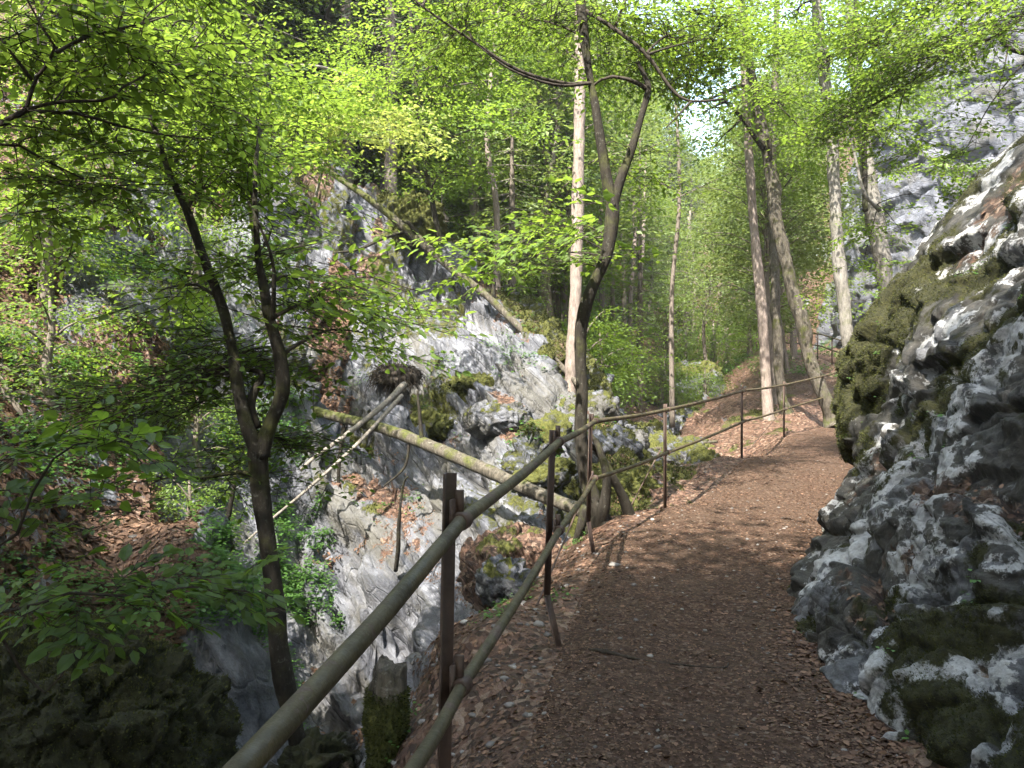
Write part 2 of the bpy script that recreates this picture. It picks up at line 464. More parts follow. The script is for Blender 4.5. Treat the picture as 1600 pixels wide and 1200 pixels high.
# the big slab of rock across the gorge
for q in [(500, 1000, 10.0), (500, 800, 11.5), (500, 600, 13.3), (500, 400, 15.2), (520, 285, 16.4), (420, 900, 10.3), (420, 700, 11.6), (420, 500, 12.9), (420, 330, 14.2),
          (600, 950, 9.8), (600, 800, 11.3), (600, 600, 14.0), (600, 450, 15.6), (610, 320, 16.6),
          (700, 900, 9.6), (700, 750, 12.0), (700, 600, 14.2), (700, 480, 15.6), (700, 395, 16.6),
          (780, 760, 11.0), (780, 600, 13.7), (790, 480, 15.6), (850, 800, 9.6), (850, 700, 11.3), (850, 620, 13.0), (850, 545, 14.4),
          (930, 700, 10.8), (920, 650, 12.4), (940, 760, 10.0), (985, 700, 12.0), (990, 745, 11.4), (1040, 745, 12.8), (1020, 700, 17.5)]: cp(*q)
# ground behind the crest falls away, then the far wooded slopes
for q in [(560, 330, 20.5), (700, 450, 21), (850, 580, 19.5), (940, 640, 16.5), (780, 440, 24), (860, 500, 26), (640, 300, 27), (900, 480, 34), (500, 200, 27)]: cp(*q)
for q in [(700, 240, 38), (850, 300, 45), (500, 60, 38), (980, 560, 30), (1040, 540, 36), (1080, 500, 48), (1000, 380, 60), (300, 0, 27), (560, -200, 60), (850, 100, 75), (1000, 250, 90), (1100, 370, 90), (1150, 350, 105), (1050, 300, 120), (1200, 300, 100)]: cp(*q)
# leafy slope on the left
for q in [(300, 800, 9.6), (300, 690, 10.4), (300, 600, 11.2), (300, 400, 12.8), (300, 200, 15.5), (180, 860, 6.6), (250, 840, 6.4), (100, 900, 5.8), (100, 800, 6.8), (100, 600, 8.3), (100, 400, 9.8), (100, 200, 12.2), (100, 0, 16), (-150, 500, 7), (-150, 250, 10), (-400, 600, 5), (20, 760, 6.0), (-300, 900, 4.2), (330, 850, 7.2), (380, 950, 6.4)]: cp(*q)
cw(-3.2, 4.0, -2.7); cw(-2.2, 4.6, -3.1); cw(-1.7, 5.3, -3.2); cw(-4.2, 2.5, -2.4); cw(-5, -1, -2.0); cw(-8, -4, 1.5); cw(-10, 4, 3.5); cw(-14, -10, 5); cw(-20, 6, 11); cw(-30, 20, 22); cw(-32, 50, 34)
# lit dirt slope right of the gorge and on to the far cliff
for q in [(1120, 703, 15.5), (1150, 650, 18.5), (1150, 605, 23), (1190, 665, 17.2), (1260, 640, 18.5), (1290, 610, 21.5), (1220, 620, 22), (1240, 570, 30), (1160, 560, 34), (1180, 520, 45)]: cp(*q)
cw(22, 30, 4.5); cw(17, 22, 3.5); cw(27, 45, 7); cw(14.5, 33, 1.15); cw(14.8, 37, 1.5); cw(15.3, 42, 1.8); cw(18.5, 48, 2.5); cw(17.5, 31, 2); cw(18, 38, 3); cw(30, 60, 25); cw(40, 90, 34); cw(14, 15, 2.5); cw(8, 10.5, .6); cw(9, 7, 2.6); cw(6, 4, 1.0); cw(3.6, 2, -.6); cw(4, -3, 0); cw(12, 2, 6); cw(10, -8, 3); cw(0, -12, -2.2); cw(30, 10, 18); cw(0, -60, 0); cw(-60, -40, 30); cw(60, -40, 30); cw(70, 60, 45); cw(-70, 60, 55); cw(0, 160, 30); cw(60, 150, 55); cw(-60, 150, 60)
CP = np.array(CP)
def _warp(xy):
    r = np.sqrt((xy ** 2).sum(-1)) + 1e-6
    k = np.log1p(r / 6.0) / r
    return xy * k[..., None] * 8
_W = _warp(CP[:, :2])
def _ker(a, b):
    d2 = ((a[:, None, :] - b[None, :, :]) ** 2).sum(-1)
    return np.sqrt(d2 + .03)
_K = _ker(_W, _W) - np.eye(len(CP)) * .005
_A = np.block([[_K, np.hstack([np.ones((len(CP), 1)), _W])], [np.vstack([np.ones((1, len(CP))), _W.T]), np.zeros((3, 3))]])
_S = np.linalg.solve(_A, np.concatenate([CP[:, 2], np.zeros(3)]))
def ground_smooth(x, y):
    x = np.atleast_1d(np.asarray(x, float)); y = np.atleast_1d(np.asarray(y, float))
    out = np.empty(len(x))
    for s in range(0, len(x), 60000):
        q = _warp(np.stack([x[s:s + 60000], y[s:s + 60000]], 1))
        out[s:s + 60000] = _ker(q, _W) @ _S[:len(CP)] + _S[len(CP)] + q @ _S[-2:]
    return out

_ly = np.linspace(-3, 37, 400)
_lx = np.interp(_ly, PATH_L[:, 1], PATH_L[:, 0]); _rx = np.interp(_ly, PATH_R[:, 1], PATH_R[:, 0])
def path_in(x, y):
    """>0 inside the path (metres from the nearer edge, along x)"""
    l = np.interp(y, _ly, _lx); r = np.interp(y, _ly, _rx)
    d = np.minimum(x - l, r - x)
    return np.where((y < -3) | (y > 37), -3., d)

def gh(x, y, detail=True):
    """ground height with its gentle unevenness (no rock chunks)"""
    x = np.atleast_1d(np.asarray(x, float)); y = np.atleast_1d(np.asarray(y, float))
    z = ground_smooth(x, y)
    pi = path_in(x, y)
    p = np.stack([x, y, np.zeros_like(x)], 1)
    k = 1 - smooth(-.5, .1, pi)
    z = z + fbm(p * .7, 4, 5) * .25 * k + fbm(p * 3.1, 3, 8) * (.02 + .05 * k)
    return z

def gz(x, y): return float(gh([x], [y])[0])
def onto(px, py, Y0=4, Y1=60):
    """first place where the view ray of a photo pixel meets the ground"""
    Y = np.linspace(Y0, Y1, 600); d = P(px, py, 1.0)
    g = gh(d[0] * Y, Y) - d[2] * Y
    k = np.argmax(g > 0) if (g > 0).any() else len(Y) - 1
    return np.array([d[0] * Y[k], Y[k], gz(d[0] * Y[k], Y[k])])

# polar grid: fine near the viewer's ground, coarser with distance
def build_ground():
    ang = np.concatenate([np.linspace(-180, -52, 60, endpoint=False), np.linspace(-52, 48, 860, endpoint=False), np.linspace(48, 180, 60, endpoint=False)])
    rad = np.geomspace(.5, 190, 900)
    A, Rr = np.meshgrid(np.radians(ang), rad)
    x = (np.sin(A) * Rr).ravel(); y = (np.cos(A) * Rr).ravel()
    z = gh(x, y)
    Z = z.reshape(A.shape)
    # surface normals by differences
    V = np.stack([x.reshape(A.shape), y.reshape(A.shape), Z], -1)
    dr = np.gradient(V, axis=0); da = np.gradient(V, axis=1)
    n = norm(np.cross(da, dr)); n[n[..., 2] < 0] *= -1
    n = n.reshape(-1, 3)
    v = V.reshape(-1, 3)
    steep = 1 - n[:, 2]
    pi = path_in(x, y)
    nz = fbm(v * .55, 4, 12)
    rock = smooth(.16, .34, steep + .16 * nz)
    px = 800 + F * x / np.maximum(y, .1); py = 600 - F * z / np.maximum(y, .1)
    # slab (bare rock) / leafy slope / dirt slope regions, by where they stand
    r = np.hypot(x, y)
    slab = smooth(-.62, -.42, x / np.maximum(y, .1) + .12 * nz) * smooth(8.0, 9.0, r) * (1 - smooth(17.5, 19.5, r + nz)) * (x < 2.2)
    left = (1 - smooth(-.50, -.36, x / np.maximum(y, .1))) * (y > 3)
    rock = np.clip(rock * (1 - .45 * left) + slab * .55, 0, 1)
    rock *= smooth(-.1, -.9, pi) * (1 - .85 * smooth(19, 24, r) * (nz < .35))
    bank = smooth(-1.5, -.3, pi) * (z > -2.5)
    rock *= 1 - bank
    knoll = smooth(2.2, 1.0, np.hypot(x - .9, y - 10.8)) 
    rock = np.maximum(rock, .5 * knoll)
    # fractured displacement
    sub = rock > .02
    D = np.zeros(len(v)); L = np.zeros((len(v), 3))
    q = v[sub]
    # bedding planes dip to the right and towards the viewer
    rt = np.array([[.64, -.46, -.62], [.30, .88, -.36], [.70, .05, .70]])
    b = q @ rt.T * np.array([.30, .75, 1.35])
    b = b + .16 * np.stack([fbm(q * .9, 3, 40), fbm(q * .9, 3, 41), fbm(q * .9, 3, 42)], 1)
    f1, f2, idv, gx = worley(b * .75, 3)
    g1, g2, id2, gy = worley(b * 2.3 + 9, 13)
    d = (idv - .5) * .80 + facet(gx, idv) * .55 + (id2 - .5) * .26 + facet(gy, id2) * .30 - .22 * (1 - smooth(0, .12, f2 - f1)) - .07 * (1 - smooth(0, .15, g2 - g1))
    d = d * .42 + fbm(q * 1.6, 5, 50, ridged=True) * .16 + fbm(b * 5, 4, 54) * .09 + fbm(q * 9, 3, 57) * .03
    sc = np.clip(r[sub] / 9, .5, 1.6)
    D[sub] = d * rock[sub] * sc
    v = v + n * D[:, None]
    lit = fbm(v * 4.3, 3, 61) * .025 * (1 - rock) * smooth(-.1, -.4, pi)
    v[:, 2] += lit
    # under the path strip the ground lies a little lower
    v[:, 2] -= .035 * smooth(-.02, .25, pi)
    # masks
    m1 = fbm(v * .8, 4, 70); m2 = fbm(v * .5 + 5, 4, 74)
    up = np.clip(n[:, 2], 0, 1)
    flat = smooth(-.05, .25, np.zeros(len(v)))
    Dn = np.zeros(len(v)); Dn[sub] = d
    moss = .04 + .46 * (m1 > .1) * smooth(.0, .25, m1) + .25 * smooth(.6, .9, up) * rock + .45 * knoll
    farwood = smooth(20, 26, r)
    moss = np.clip(moss - .25 * (1 - rock), 0, 1)
    crest = smooth(.7, .1, np.abs((py - 600) - (px - 900) * 1.02 + 10) / 60.) * slab
    moss = np.clip(moss + .55 * crest * (m2 > -.2), 0, 1)
    lower = slab * smooth(820, 900, py)
    moss = moss * (1 - .8 * lower)
    litter = np.clip(1.0 - rock * 1.0 + .25 * smooth(.1, .4, m2) * (up > .6), 0, 1)
    dirt = smooth(1.0, 3.0, x) * smooth(14, 16, y) * (1 - smooth(26, 30, y)) * (pi < .1)
    moss = np.clip(moss - .3 * dirt * (m2 < .2), 0, 1)
    creek = smooth(10, 12, y) * (1 - smooth(26, 32, y)) * smooth(.5, 1.5, x) * (1 - smooth(.36, .40, x / np.maximum(y, .1))) * (pi < -.25)
    m3 = fbm(v * 1.1 + 9, 4, 90)
    moss = np.clip(moss + creek * (.10 + 1.1 * m3), 0, 1)
    gully = slab * smooth(.2, .36, fbm(v * np.array([.9, .5, .35]) + 3, 3, 81))
    litter = np.clip(litter + .8 * gully, 0, 1)
    faces = grid_faces(len(rad), len(ang), True)
    # close the middle
    o = make_obj('ground', v, faces, M['rock'], attrs={'moss': moss, 'litter': litter}, kind='structure')
    return v.reshape(len(rad), len(ang), 3), rock.reshape(len(rad), len(ang)), moss.reshape(len(rad), len(ang)), litter.reshape(len(rad), len(ang)), n.reshape(len(rad), len(ang), 3)
GV, GROCK, GMOSS, GLIT, GN = build_ground()

# ------------------------------------------------------------------ the path: a trodden earth sheet on the ground
def path_z(x, y):
    pi = path_in(x, y)
    p = np.stack([x, y, np.zeros_like(x)], 1)
    return gh(x, y) + .012 * smooth(0, .2, pi) - .10 * smooth(.02, -.10, pi) + (fbm(p * 9, 4, 91) * .009 + fbm(p * 30, 3, 95) * .005) * smooth(0, .1, pi)
def build_path():
    ys = np.concatenate([np.linspace(-3, 1.2, 40, endpoint=False), np.linspace(1.2, 9, 420, endpoint=False), np.linspace(9, 37, 420)])
    us = np.linspace(-.04, 1.04, 150)
    l = np.interp(ys, _ly, _lx); r = np.interp(ys, _ly, _rx)
    x = l[:, None] + (r - l)[:, None] * us[None, :]
    y = np.repeat(ys[:, None], len(us), 1)
    xx, yy = x.ravel(), y.ravel()
    v = np.stack([xx, yy, path_z(xx, yy)], 1)
    make_obj('path', v, grid_faces(len(ys), len(us))[:, ::-1], M['path'], kind='structure')
build_path()

# ------------------------------------------------------------------ outcrop to the right of the path
def build_outcrop():
    # columns: foot point and outward (away from the path) direction, with a profile (offset, height)
    foot = [(1.45, -1.5, -1.7), (1.40, .6, -1.6), (1.45, 1.9, -1.5), (1.50, 2.7, -1.48), (1.47, 3.3, -1.46), (1.50, 3.9, -1.46), (1.72, 4.7, -1.45), (2.1, 5.5, -1.44), (2.55, 6.3, -1.42), (2.98, 7.0, -1.42), (3.45, 7.9, -1.42), (3.86, 8.75, -1.4), (4.5, 9.6, -1.35), (5.6, 10.1, -1.25), (7.2, 10.4, -1.0)]
    dirs = [(1, 0), (1, 0), (1, -.05), (1, -.12), (1, -.2), (1, -.3), (1, -.38), (1, -.42), (1, -.42), (1, -.40), (1, -.38), (1, -.30), (.9, -.9), (.35, -1), (0, -1)]
    prof_low = [(-.25, -.35), (0, 0), (.16, .25), (.42, .45), (.60, .80), (.93, 1.05), (1.25, 1.45), (1.6, 1.95), (2.3, 2.7), (3.2, 3.6), (4.6, 4.8), (7, 6.5)]
    prof_mid = [(-.25, -.35), (0, 0), (.12, .30), (.30, .55), (.42, .85), (.62, 1.15), (.8, 1.6), (1.1, 2.1), (1.7, 2.9), (2.6, 3.7), (4.2, 4.9), (7, 6.5)]
    prof_far = [(-.2, -.35), (0.02, 0), (.10, .35), (.22, .62), (.03, .82), (.02, 1.25), (.06, 1.65), (.20, 1.95), (.55, 2.45), (1.1, 3.25), (2.0, 4.15), (4.5, 6.0)]
    prof_end = [(-.2, -.35), (0, 0), (.0, .35), (.0, .65), (.0, .9), (.05, 1.3), (.12, 1.7), (.3, 2.0), (.7, 2.6), (1.2, 3.4), (2.2, 4.3), (4.5, 6.0)]
    wts = [0, 0, 0, 0, 0, .2, .5, .9, 1.3, 1.8, 2.0, 2.0, 3, 3, 3]
    PR = [np.array(p) for p in (prof_low, prof_mid, prof_far, prof_end)]
    G = []
    for (f, d, wt) in zip(foot, dirs, wts):
        k = min(int(wt), 2); tt = wt - k
        pr = PR[k] * (1 - tt) + PR[k + 1] * tt
        d = norm(np.array([d[0], d[1], 0.]))
        G.append([np.array(f) + d * o + np.array([0, 0, h]) for o, h in pr])
    G = np.array(G)                                 # columns x rows x 3
    nc, nr = 1000, 600
    # denser columns where the viewer stands close
    cu = np.interp(np.linspace(0, 1, nc), [0, .05, .62, .93, 1], [0, 2, 7.6, 12, 14]) / 14 * (len(G) - 1)
    rows = np.interp(np.linspace(0, 1, nr), [0, .62, .9, 1], [0, 7, 9.5, 11])
    def cm(arr, u):
        ext = np.concatenate([2 * arr[:1] - arr[1:2], arr, 2 * arr[-1:] - arr[-2:-1]])
        u = np.clip(u, 0, len(arr) - 1 - 1e-6); i = np.floor(u).astype(int); t = (u - i).reshape((-1,) + (1,) * (arr.ndim - 1))
        p0, p1, p2, p3 = ext[i], ext[i + 1], ext[i + 2], ext[i + 3]
        return .5 * ((2 * p1) + (-p0 + p2) * t + (2 * p0 - 5 * p1 + 4 * p2 - p3) * t ** 2 + (-p0 + 3 * p1 - 3 * p2 + p3) * t ** 3)
    A = cm(G, cu)                                    # nc x rows x 3
    A = cm(np.swapaxes(A, 0, 1), rows)               # nr x nc x 3
    v = A.reshape(-1, 3)
    def normals(V):
        dr = np.gradient(V, axis=0); dc = np.gradient(V, axis=1)
        n = norm(np.cross(dr, dc)); 
        flip = (n[..., 0] > 0) & (np.abs(n[..., 0]) > .2)
        return n
    n = normals(A)
    if n[nr // 3, nc // 2, 0] > 0: n = -n
    n = n.reshape(-1, 3)
    rt = np.array([[.80, -.2, .55], [.2, .97, .1], [-.55, .05, .83]])
    b = v @ rt.T
    b = b + .07 * np.stack([fbm(v * 2.2, 3, 140), fbm(v * 2.2, 3, 141), fbm(v * 2.2, 3, 142)], 1)
    f1, f2, idv, gx = worley(b * np.array([1.5, 1.1, 2.6]), 103)
    g1, g2, id2, gy = worley(b * np.array([4.2, 3.4, 5.4]) + 5, 113)
    h1, h2, id3, gzz = worley(b * np.array([11., 9., 13.]) + 2, 123)
    d = (idv - .5) * .10 + facet(gx, idv) * .13 - .05 * (1 - smooth(0, .13, f2 - f1))
    d += (id2 - .5) * .040 + facet(gy, id2) * .075 - .020 * (1 - smooth(0, .14, g2 - g1))
    d += (facet(gzz, id3) * .022 + (id3 - .5) * .010) * (1 - .7 * smooth(4, 7, v[:, 1])) - .005 * (1 - smooth(0, .2, h2 - h1))
    dg = d.reshape(nr, nc)
    dp = np.pad(dg, 1, mode='edge')      # slightly worn edges
    dg = sum(dp[i:i + nr, j:j + nc] for i in range(3) for j in range(3)) / 9
    step = np.hypot(*np.gradient(dg)).ravel()
    finek = 1 - smooth(.006, .02, step)
    d = dg.ravel() * 1.15
    d += fbm(v * 2.2, 4, 150, ridged=True) * .045 + (fbm(v * 24, 2, 155) * .020 + fbm(v * 50, 2, 158) * .007) * (1 - .8 * smooth(3.5, 6.0, v[:, 1])) * finek + fbm(v * 9, 3, 159) * .018 * (.3 + .7 * finek)
    # moss sits in cushions
    m1 = fbm(v * 1.7 + 3, 4, 160); m2 = fbm(v * 5.5, 4, 164)
    Y = v[:, 1]; Zr = v[:, 2]
    farblock = smooth(5.9, 7.0, Y) * smooth(-.8, -.5, Zr)
    moss = .44 + .75 * m1 + .38 * m2 + .95 * farblock * (1 - .85 * smooth(.7, 1.3, Zr)) - .16 * smooth(.7, .2, n[:, 2]) - .55 * (d - .02)
    lit = .02 + .7 * fbm(v * 1.3 + 31, 4, 170) + .5 * smooth(.55, .85, n[:, 2]) + .32 * smooth(-.1, 1.0, Zr) - .4 * d / .1 * .3
    moss = np.clip(moss, 0, 1); lit = np.clip(lit - .5 * farblock, 0, 1)
    d = (d - d.mean()) * (.70 - .15 * farblock) * (1 - .4 * smooth(.8, 1.6, Zr))
    cush = smooth(.45, .75, moss)
    d += cush * (.02 + .016 * fbm(v * 9, 2, 181))
    row = np.repeat(np.linspace(0, 1, nr), nc)
    v2 = v + n * d[:, None]
    root = make_obj('rock_outcrop', v2, grid_faces(nr, nc), M['outcrop'], attrs={'moss': moss, 'litter': lit}, smooth_shade=False,
                    label='steep white and grey limestone outcrop with dark moss rising on the right of the path', cat='rock outcrop')
    return v2, n, moss, lit
OV, ON, OM, OL = build_outcrop()

# ------------------------------------------------------------------ far grey cliff behind the trees on the right
def build_cliff():
    base = np.array([(34, -6, 8), (27, 4, 8), (22, 12, 6), (19.5, 20, 4.0), (17.3, 26, 2.2), (15.9, 31, 1.2), (15.3, 35, 1.2), (16.3, 41, 1.5), (20, 47, 3)], float)
    nc, nr = 420, 260
    u = np.linspace(0, 1, nc)
    c = catmull(base, nc)
    H = np.interp(u, [0, .3, .5, .68, .78, .88, 1], [26, 25, 21, 16.5, 12, 9, 5])
    tdir = norm(np.gradient(c, axis=0)); out = np.stack([tdir[:, 1], -tdir[:, 0], np.zeros(nc)], 1)
    s = np.linspace(0, 1, nr)[:, None]
    lean = np.where(s < .88, s * .35, .31 + (s - .88) * 5)
    V = c[None] + out[None] * (lean * H[None] * .5)[..., None] * 1.0
    V[..., 2] = c[None, :, 2] - 4 + (H[None] + 4) * np.minimum(s, .93) / .93
    V[..., 2] += np.where(s > .93, (s - .93) * 14, 0)
    v = V.reshape(-1, 3)
    n = norm(np.cross(np.gradient(V, axis=1), np.gradient(V, axis=0))).reshape(-1, 3)
    if n[len(n) // 2, 0] > 0: n = -n
    b = v @ np.array([[.8, 0, .6], [0, 1, 0], [-.6, 0, .8]]).T + .5 * np.stack([fbm(v * .5, 3, 240), fbm(v * .5, 3, 241), fbm(v * .5, 3, 242)], 1)
    f1, f2, idv, gx = worley(b * np.array([.30, .22, .5]), 203)
    g1, g2, id2, gy = worley(b * np.array([1., .8, 1.7]), 213)
    d = (idv - .5) * 1.5 + gx[:, 2] * .5 + facet(gx, idv) * .5 + facet(gy, id2) * .35 + (id2 - .5) * .4 - .25 * (1 - smooth(0, .12, f2 - f1)) + fbm(v * .8, 5, 250, ridged=True) * .35
    v = v + n * d[:, None] * .5
    moss = np.clip(.12 + .6 * fbm(v * .35, 4, 260), 0, 1)
    make_obj('cliff', v, grid_faces(nr, nc), M['cliff'], attrs={'moss': moss, 'litter': np.zeros(len(v))}, kind='structure')
build_cliff()

# ------------------------------------------------------------------ boulders
def boulder(name, c, size, label, seed, mat='rock', moss0=.5, lit0=0., n=120, chunk=1.6, cat='boulder', group=None, rot=0, power=.8, fine=0):
    th = np.linspace(0, np.pi, n); ph = np.linspace(0, 2 * np.pi, 2 * n, endpoint=False)
    T, Ph = np.meshgrid(th, ph, indexing='ij')
    u = np.stack([np.sin(T) * np.cos(Ph), np.sin(T) * np.sin(Ph), np.cos(T)], -1).reshape(-1, 3)
    s = np.sign(u) * np.abs(u) ** power
    v = s * np.array(size)
    cr, sr = math.cos(rot), math.sin(rot)
    v = np.stack([v[:, 0] * cr - v[:, 1] * sr, v[:, 0] * sr + v[:, 1] * cr, v[:, 2]], 1) + np.array(c)
    un = norm(s / np.array(size))
    k = min(size)
    w = v + .15 * k * np.stack([fbm(v / k * .8, 3, seed), fbm(v / k * .8, 3, seed + 1), fbm(v / k * .8, 3, seed + 2)], 1)
    f1, f2, idv, gx = worley(w * chunk / k, seed + 5)
    g1, g2, id2, gy = worley(w * chunk * 3 / k, seed + 9)
    d = (idv - .5) * (.16 if fine else .35) + gx[:, 0] * (.05 if fine else .25) - (.03 if fine else .08) * (1 - smooth(0, .12, f2 - f1)) + (id2 - .5) * .06 + facet(gy, id2) * (.05 if fine else .12) + fbm(v * 3 / k, 4, seed + 20, ridged=True) * .10
    v = v + un * (d * k)[:, None]
    if fine: d += fbm(v * 9, 4, seed + 60) * .06 + fbm(v * 3.2, 4, seed + 64, ridged=True) * .10; v = v + un * ((fbm(v * 9, 4, seed + 60) * .06 + fbm(v * 3.2, 4, seed + 64, ridged=True) * .10) * k)[:, None]
    up = smooth(.2, .8, un[:, 2])
    moss = np.clip(moss0 + .25 * up + .5 * fbm(v * 2 / k, 4, seed + 30), 0, 1)
    lit = np.clip(lit0 + .4 * fbm(v * 2 / k, 4, seed + 40), 0, 1)
    return make_obj(name, v, grid_faces(n, 2 * n, True), M[mat], attrs={'moss': moss, 'litter': lit}, label=label, cat=cat, group=group, smooth_shade=bool(fine)), v, un, moss
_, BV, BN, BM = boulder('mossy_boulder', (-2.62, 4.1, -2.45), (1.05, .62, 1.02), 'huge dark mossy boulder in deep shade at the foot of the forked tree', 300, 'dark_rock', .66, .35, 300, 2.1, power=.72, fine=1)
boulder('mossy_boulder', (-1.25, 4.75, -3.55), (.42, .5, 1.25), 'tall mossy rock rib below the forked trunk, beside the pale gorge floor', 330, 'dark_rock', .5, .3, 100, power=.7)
boulder('grey_boulder', P(255, 700, 10.4), (.55, .5, .45), 'rounded grey boulder with a mossy cap behind the forked tree', 360, 'rock', .25, 0, 70)
boulder('grey_boulder', P(795, 915, 6.3), (.22, .3, .18), 'small white topped boulder with moss at the edge of the leafy bank', 380, 'rock', .2, 0, 60, rot=.5)
boulder('tan_boulder', P(800, 890, 8.2), (.5, .6, .42), 'smooth tan brown boulder behind the middle of the railing', 390, 'rock', .1, .9, 70, 1.0, rot=.7)
boulder('grey_boulder', P(1078, 605, 31), (1.3, 1.0, .9), 'big grey boulder in the creek bed below the far trees', 400, 'rock', .35, .1, 80, 1.2, power=.65)
boulder('grey_boulder', P(1075, 712, 13.5), (.35, .3, .25), 'rounded grey boulder with moss just behind the fourth railing post', 410, 'rock', .35, 0, 60)
boulder('mossy_boulder', P(985, 770, 10.2), (.55, .45, .30), 'low bright green mossy boulder beside the split roots of the middle tree', 420, 'rock', .85, 0, 70)
boulder('grey_boulder', P(775, 655, 12.6), (.55, .5, .26), 'pale jutting boulder in the middle of the rock slab across the gorge', 430, 'rock', .15, 0, 100, 1.0, rot=.3)
boulder('mossy_boulder', P(760, 598, 14.25), (.75, .5, .15), 'mossy ledge block above the pale jutting boulder on the slab', 440, 'rock', .8, .1, 80, rot=.2)
boulder('mossy_boulder', P(650, 345, 16.3), (.55, .5, .5), 'green mossy knob on the ridge beside the leaning dead trunk', 450, 'rock', .8, 0, 70)
boulder('mossy_boulder', P(655, 665, 13.1), (.55, .35, .26), 'mossy block just below the torn root ball', 460, 'rock', .75, 0, 70)

# ------------------------------------------------------------------ the iron railing
POSTS = [(-.62, -.1, -.72, 1.1), (-.14, 2.1, -.35, 1.15), (.25, 4.0, -.275, 1.12), (.683, 6.2, -.275, 1.13), (1.72, 8.3, -.25, 1.08), (3.57, 11.6, -.07, 1.06), (5.3, 14.6, .02, 1.05), (8.3, 18.3, .42, 1.05)]
def build_railing():
    root = thing('iron_railing', 'brown iron pipe railing with two rails along the edge of the path', 'railing', (-.14, 2.1, -1.48))
    TOP, LOW = [], []
    for i, (x, y, zt, L) in enumerate(POSTS):
        d = np.array([.33, 1., 0]); d /= np.linalg.norm(d)
        side = np.array([-d[1], d[0], 0]) * .035        # the post stands on the gorge side of the pipes
        mb = MB()
        rz = -.3
        zt2 = zt + (.03 if i != 1 else .10)
        bot = zt - L
        if i in (2, 3):                                   # bent feet
            k = bot + .27
            ln = np.array([.03, .0, 0]) if i == 2 else np.array([.02, 0, 0])
            bend = np.array([.09, -.05, 0]) if i == 2 else np.array([.06, -.03, 0])
            pts = [np.array([x, y, zt2]) + side, np.array([x, y, (zt + k) / 2]) + side - ln * .6, np.array([x, y, k]) + side - ln, np.array([x, y, bot - .12]) + side - ln + bend]
            segs = [(pts[0], pts[2]), (pts[2], pts[3])]
        else:
            ln = np.array([-.03, 0, 0]) if i == 1 else np.zeros(3)
            segs = [(np.array([x, y, zt2]) + side, np.array([x, y, bot - .25]) + side + ln)]
        for a, b in segs:                                 # L-shaped section swept from a to b
            tdir = norm(b - a)
            e1 = norm(np.cross(tdir, [0, 1, 0])); e2 = np.cross(tdir, e1)
            sec = [(-.018, -.018), (.018, -.018), (.018, -.011), (-.011, -.011), (-.011, .018), (-.018, .018)]
            v = np.array([q + e1 * s0 + e2 * s1 for q in (a, b) for s0, s1 in sec])
            f = [np.array([[j, (j + 1) % 6, (j + 1) % 6 + 6, j + 6] for j in range(6)])]
            f.append(np.array([[0, 2, 1], [0, 3, 2], [0, 4, 3], [0, 5, 4], [6, 7, 8], [6, 8, 9], [6, 9, 10], [6, 10, 11]]))
            mb.add((v, f))
        post = mb.build('post', M['post_iron'], root, smooth_shade=False)
        tp = np.array([x, y, zt - .03]); lp = np.array([x, y, zt - (.5 if i != 1 else .49)])
        TOP.append(tp); LOW.append(lp)
        dd = norm(np.array([.35, 1, .05]))
        for q in (tp, lp):                                # collar that clamps the pipe
            m2 = MB(); m2.add(tube([q - dd * .022, q - dd * .018, q + dd * .018, q + dd * .022], [.023, .027, .027, .023], 16, step=.01))
            m2.add(box(q + side * .6 + np.array([0, 0, .01]), .012, .05, .10, rz))
            if i in (1, 2): m2.add(box(q + side * .2 + np.array([.0, 0, .05]), .024, .012, .07, rz))
            c = m2.build('clamp', M['post_iron'], None)
            c.parent = post
            c.location = -np.array(root.location)
    r = .0195
    for nm, pts in (('top_rail', TOP), ('lower_rail', LOW)):
        pts = np.array(pts)
        pts[0] = pts[1] + (pts[1] - pts[2]) * np.array([1.1, 1.05, 1.0]) + np.array([0, 0, -.05])
        first = P(380, 1195, .98) if nm == 'top_rail' else P(645, 1200, 1.62)
        dirn = (first - pts[1]); pts[0] = pts[1] + dirn * 2.2
        q = np.vstack([pts[0], (pts[0] + pts[1]) / 2, pts[1:]])
        # straight pipe lengths with slight sag between the posts
        out = []
        for a, b in zip(q[:-1], q[1:]):
            for t_ in (0, .08, .5, .92): 
                out.append(a * (1 - t_) + b * t_ - np.array([0, 0, .012 * math.sin(math.pi * t_)]))
        out.append(q[-1])
        v, f = tube(out, r if nm == 'top_rail' else .018, 18, step=.05, rough=.04, rfreq=20)
        child(nm, v, f, M['rail_iron'], root, attrs={'var': np.zeros(len(v))})
    # the thin brace wire running down from the third post, and the one near the sixth
    for a, b in ((np.array([.66, 6.15, -.72]), np.array([.15, 4.6, -1.35])), (np.array([5.2, 14.4, -.45]), np.array([4.3, 13.5, -1.1])), (np.array([1.62, 8.2, -.7]), np.array([1.2, 8.1, -1.45]))):
        v, f = tube([a, b], .007, 8, step=.2)
        child('brace', v, f, M['post_iron'], root, attrs={'var': np.zeros(len(v))})
build_railing()
def far_railing():
    root = thing('iron_railing', 'small distant iron railing where the path climbs past the grey cliff', 'railing', (12.4, 28, .7))
    ys = np.linspace(24, 36, 8)
    pl = np.array([[np.interp(y, PATH_L[:, 1], PATH_L[:, 0]) - .1, y, np.interp(y, PATH_L[:, 1], PATH_L[:, 2])] for y in ys])
    for p in pl:
        v, f = tube([p + [0, 0, -.2], p + [0, 0, 1.05]], .03, 6, step=1)
        child('post', v, f, M['post_iron'], root, attrs={'var': np.zeros(len(v))})
    for nm, h in (('top_rail', 1.03), ('lower_rail', .55)):
        v, f = tube(pl + [0, 0, h], .03, 8, step=.3)
        child(nm, v, f, M['rail_iron'], root, attrs={'var': np.zeros(len(v))})
far_railing()
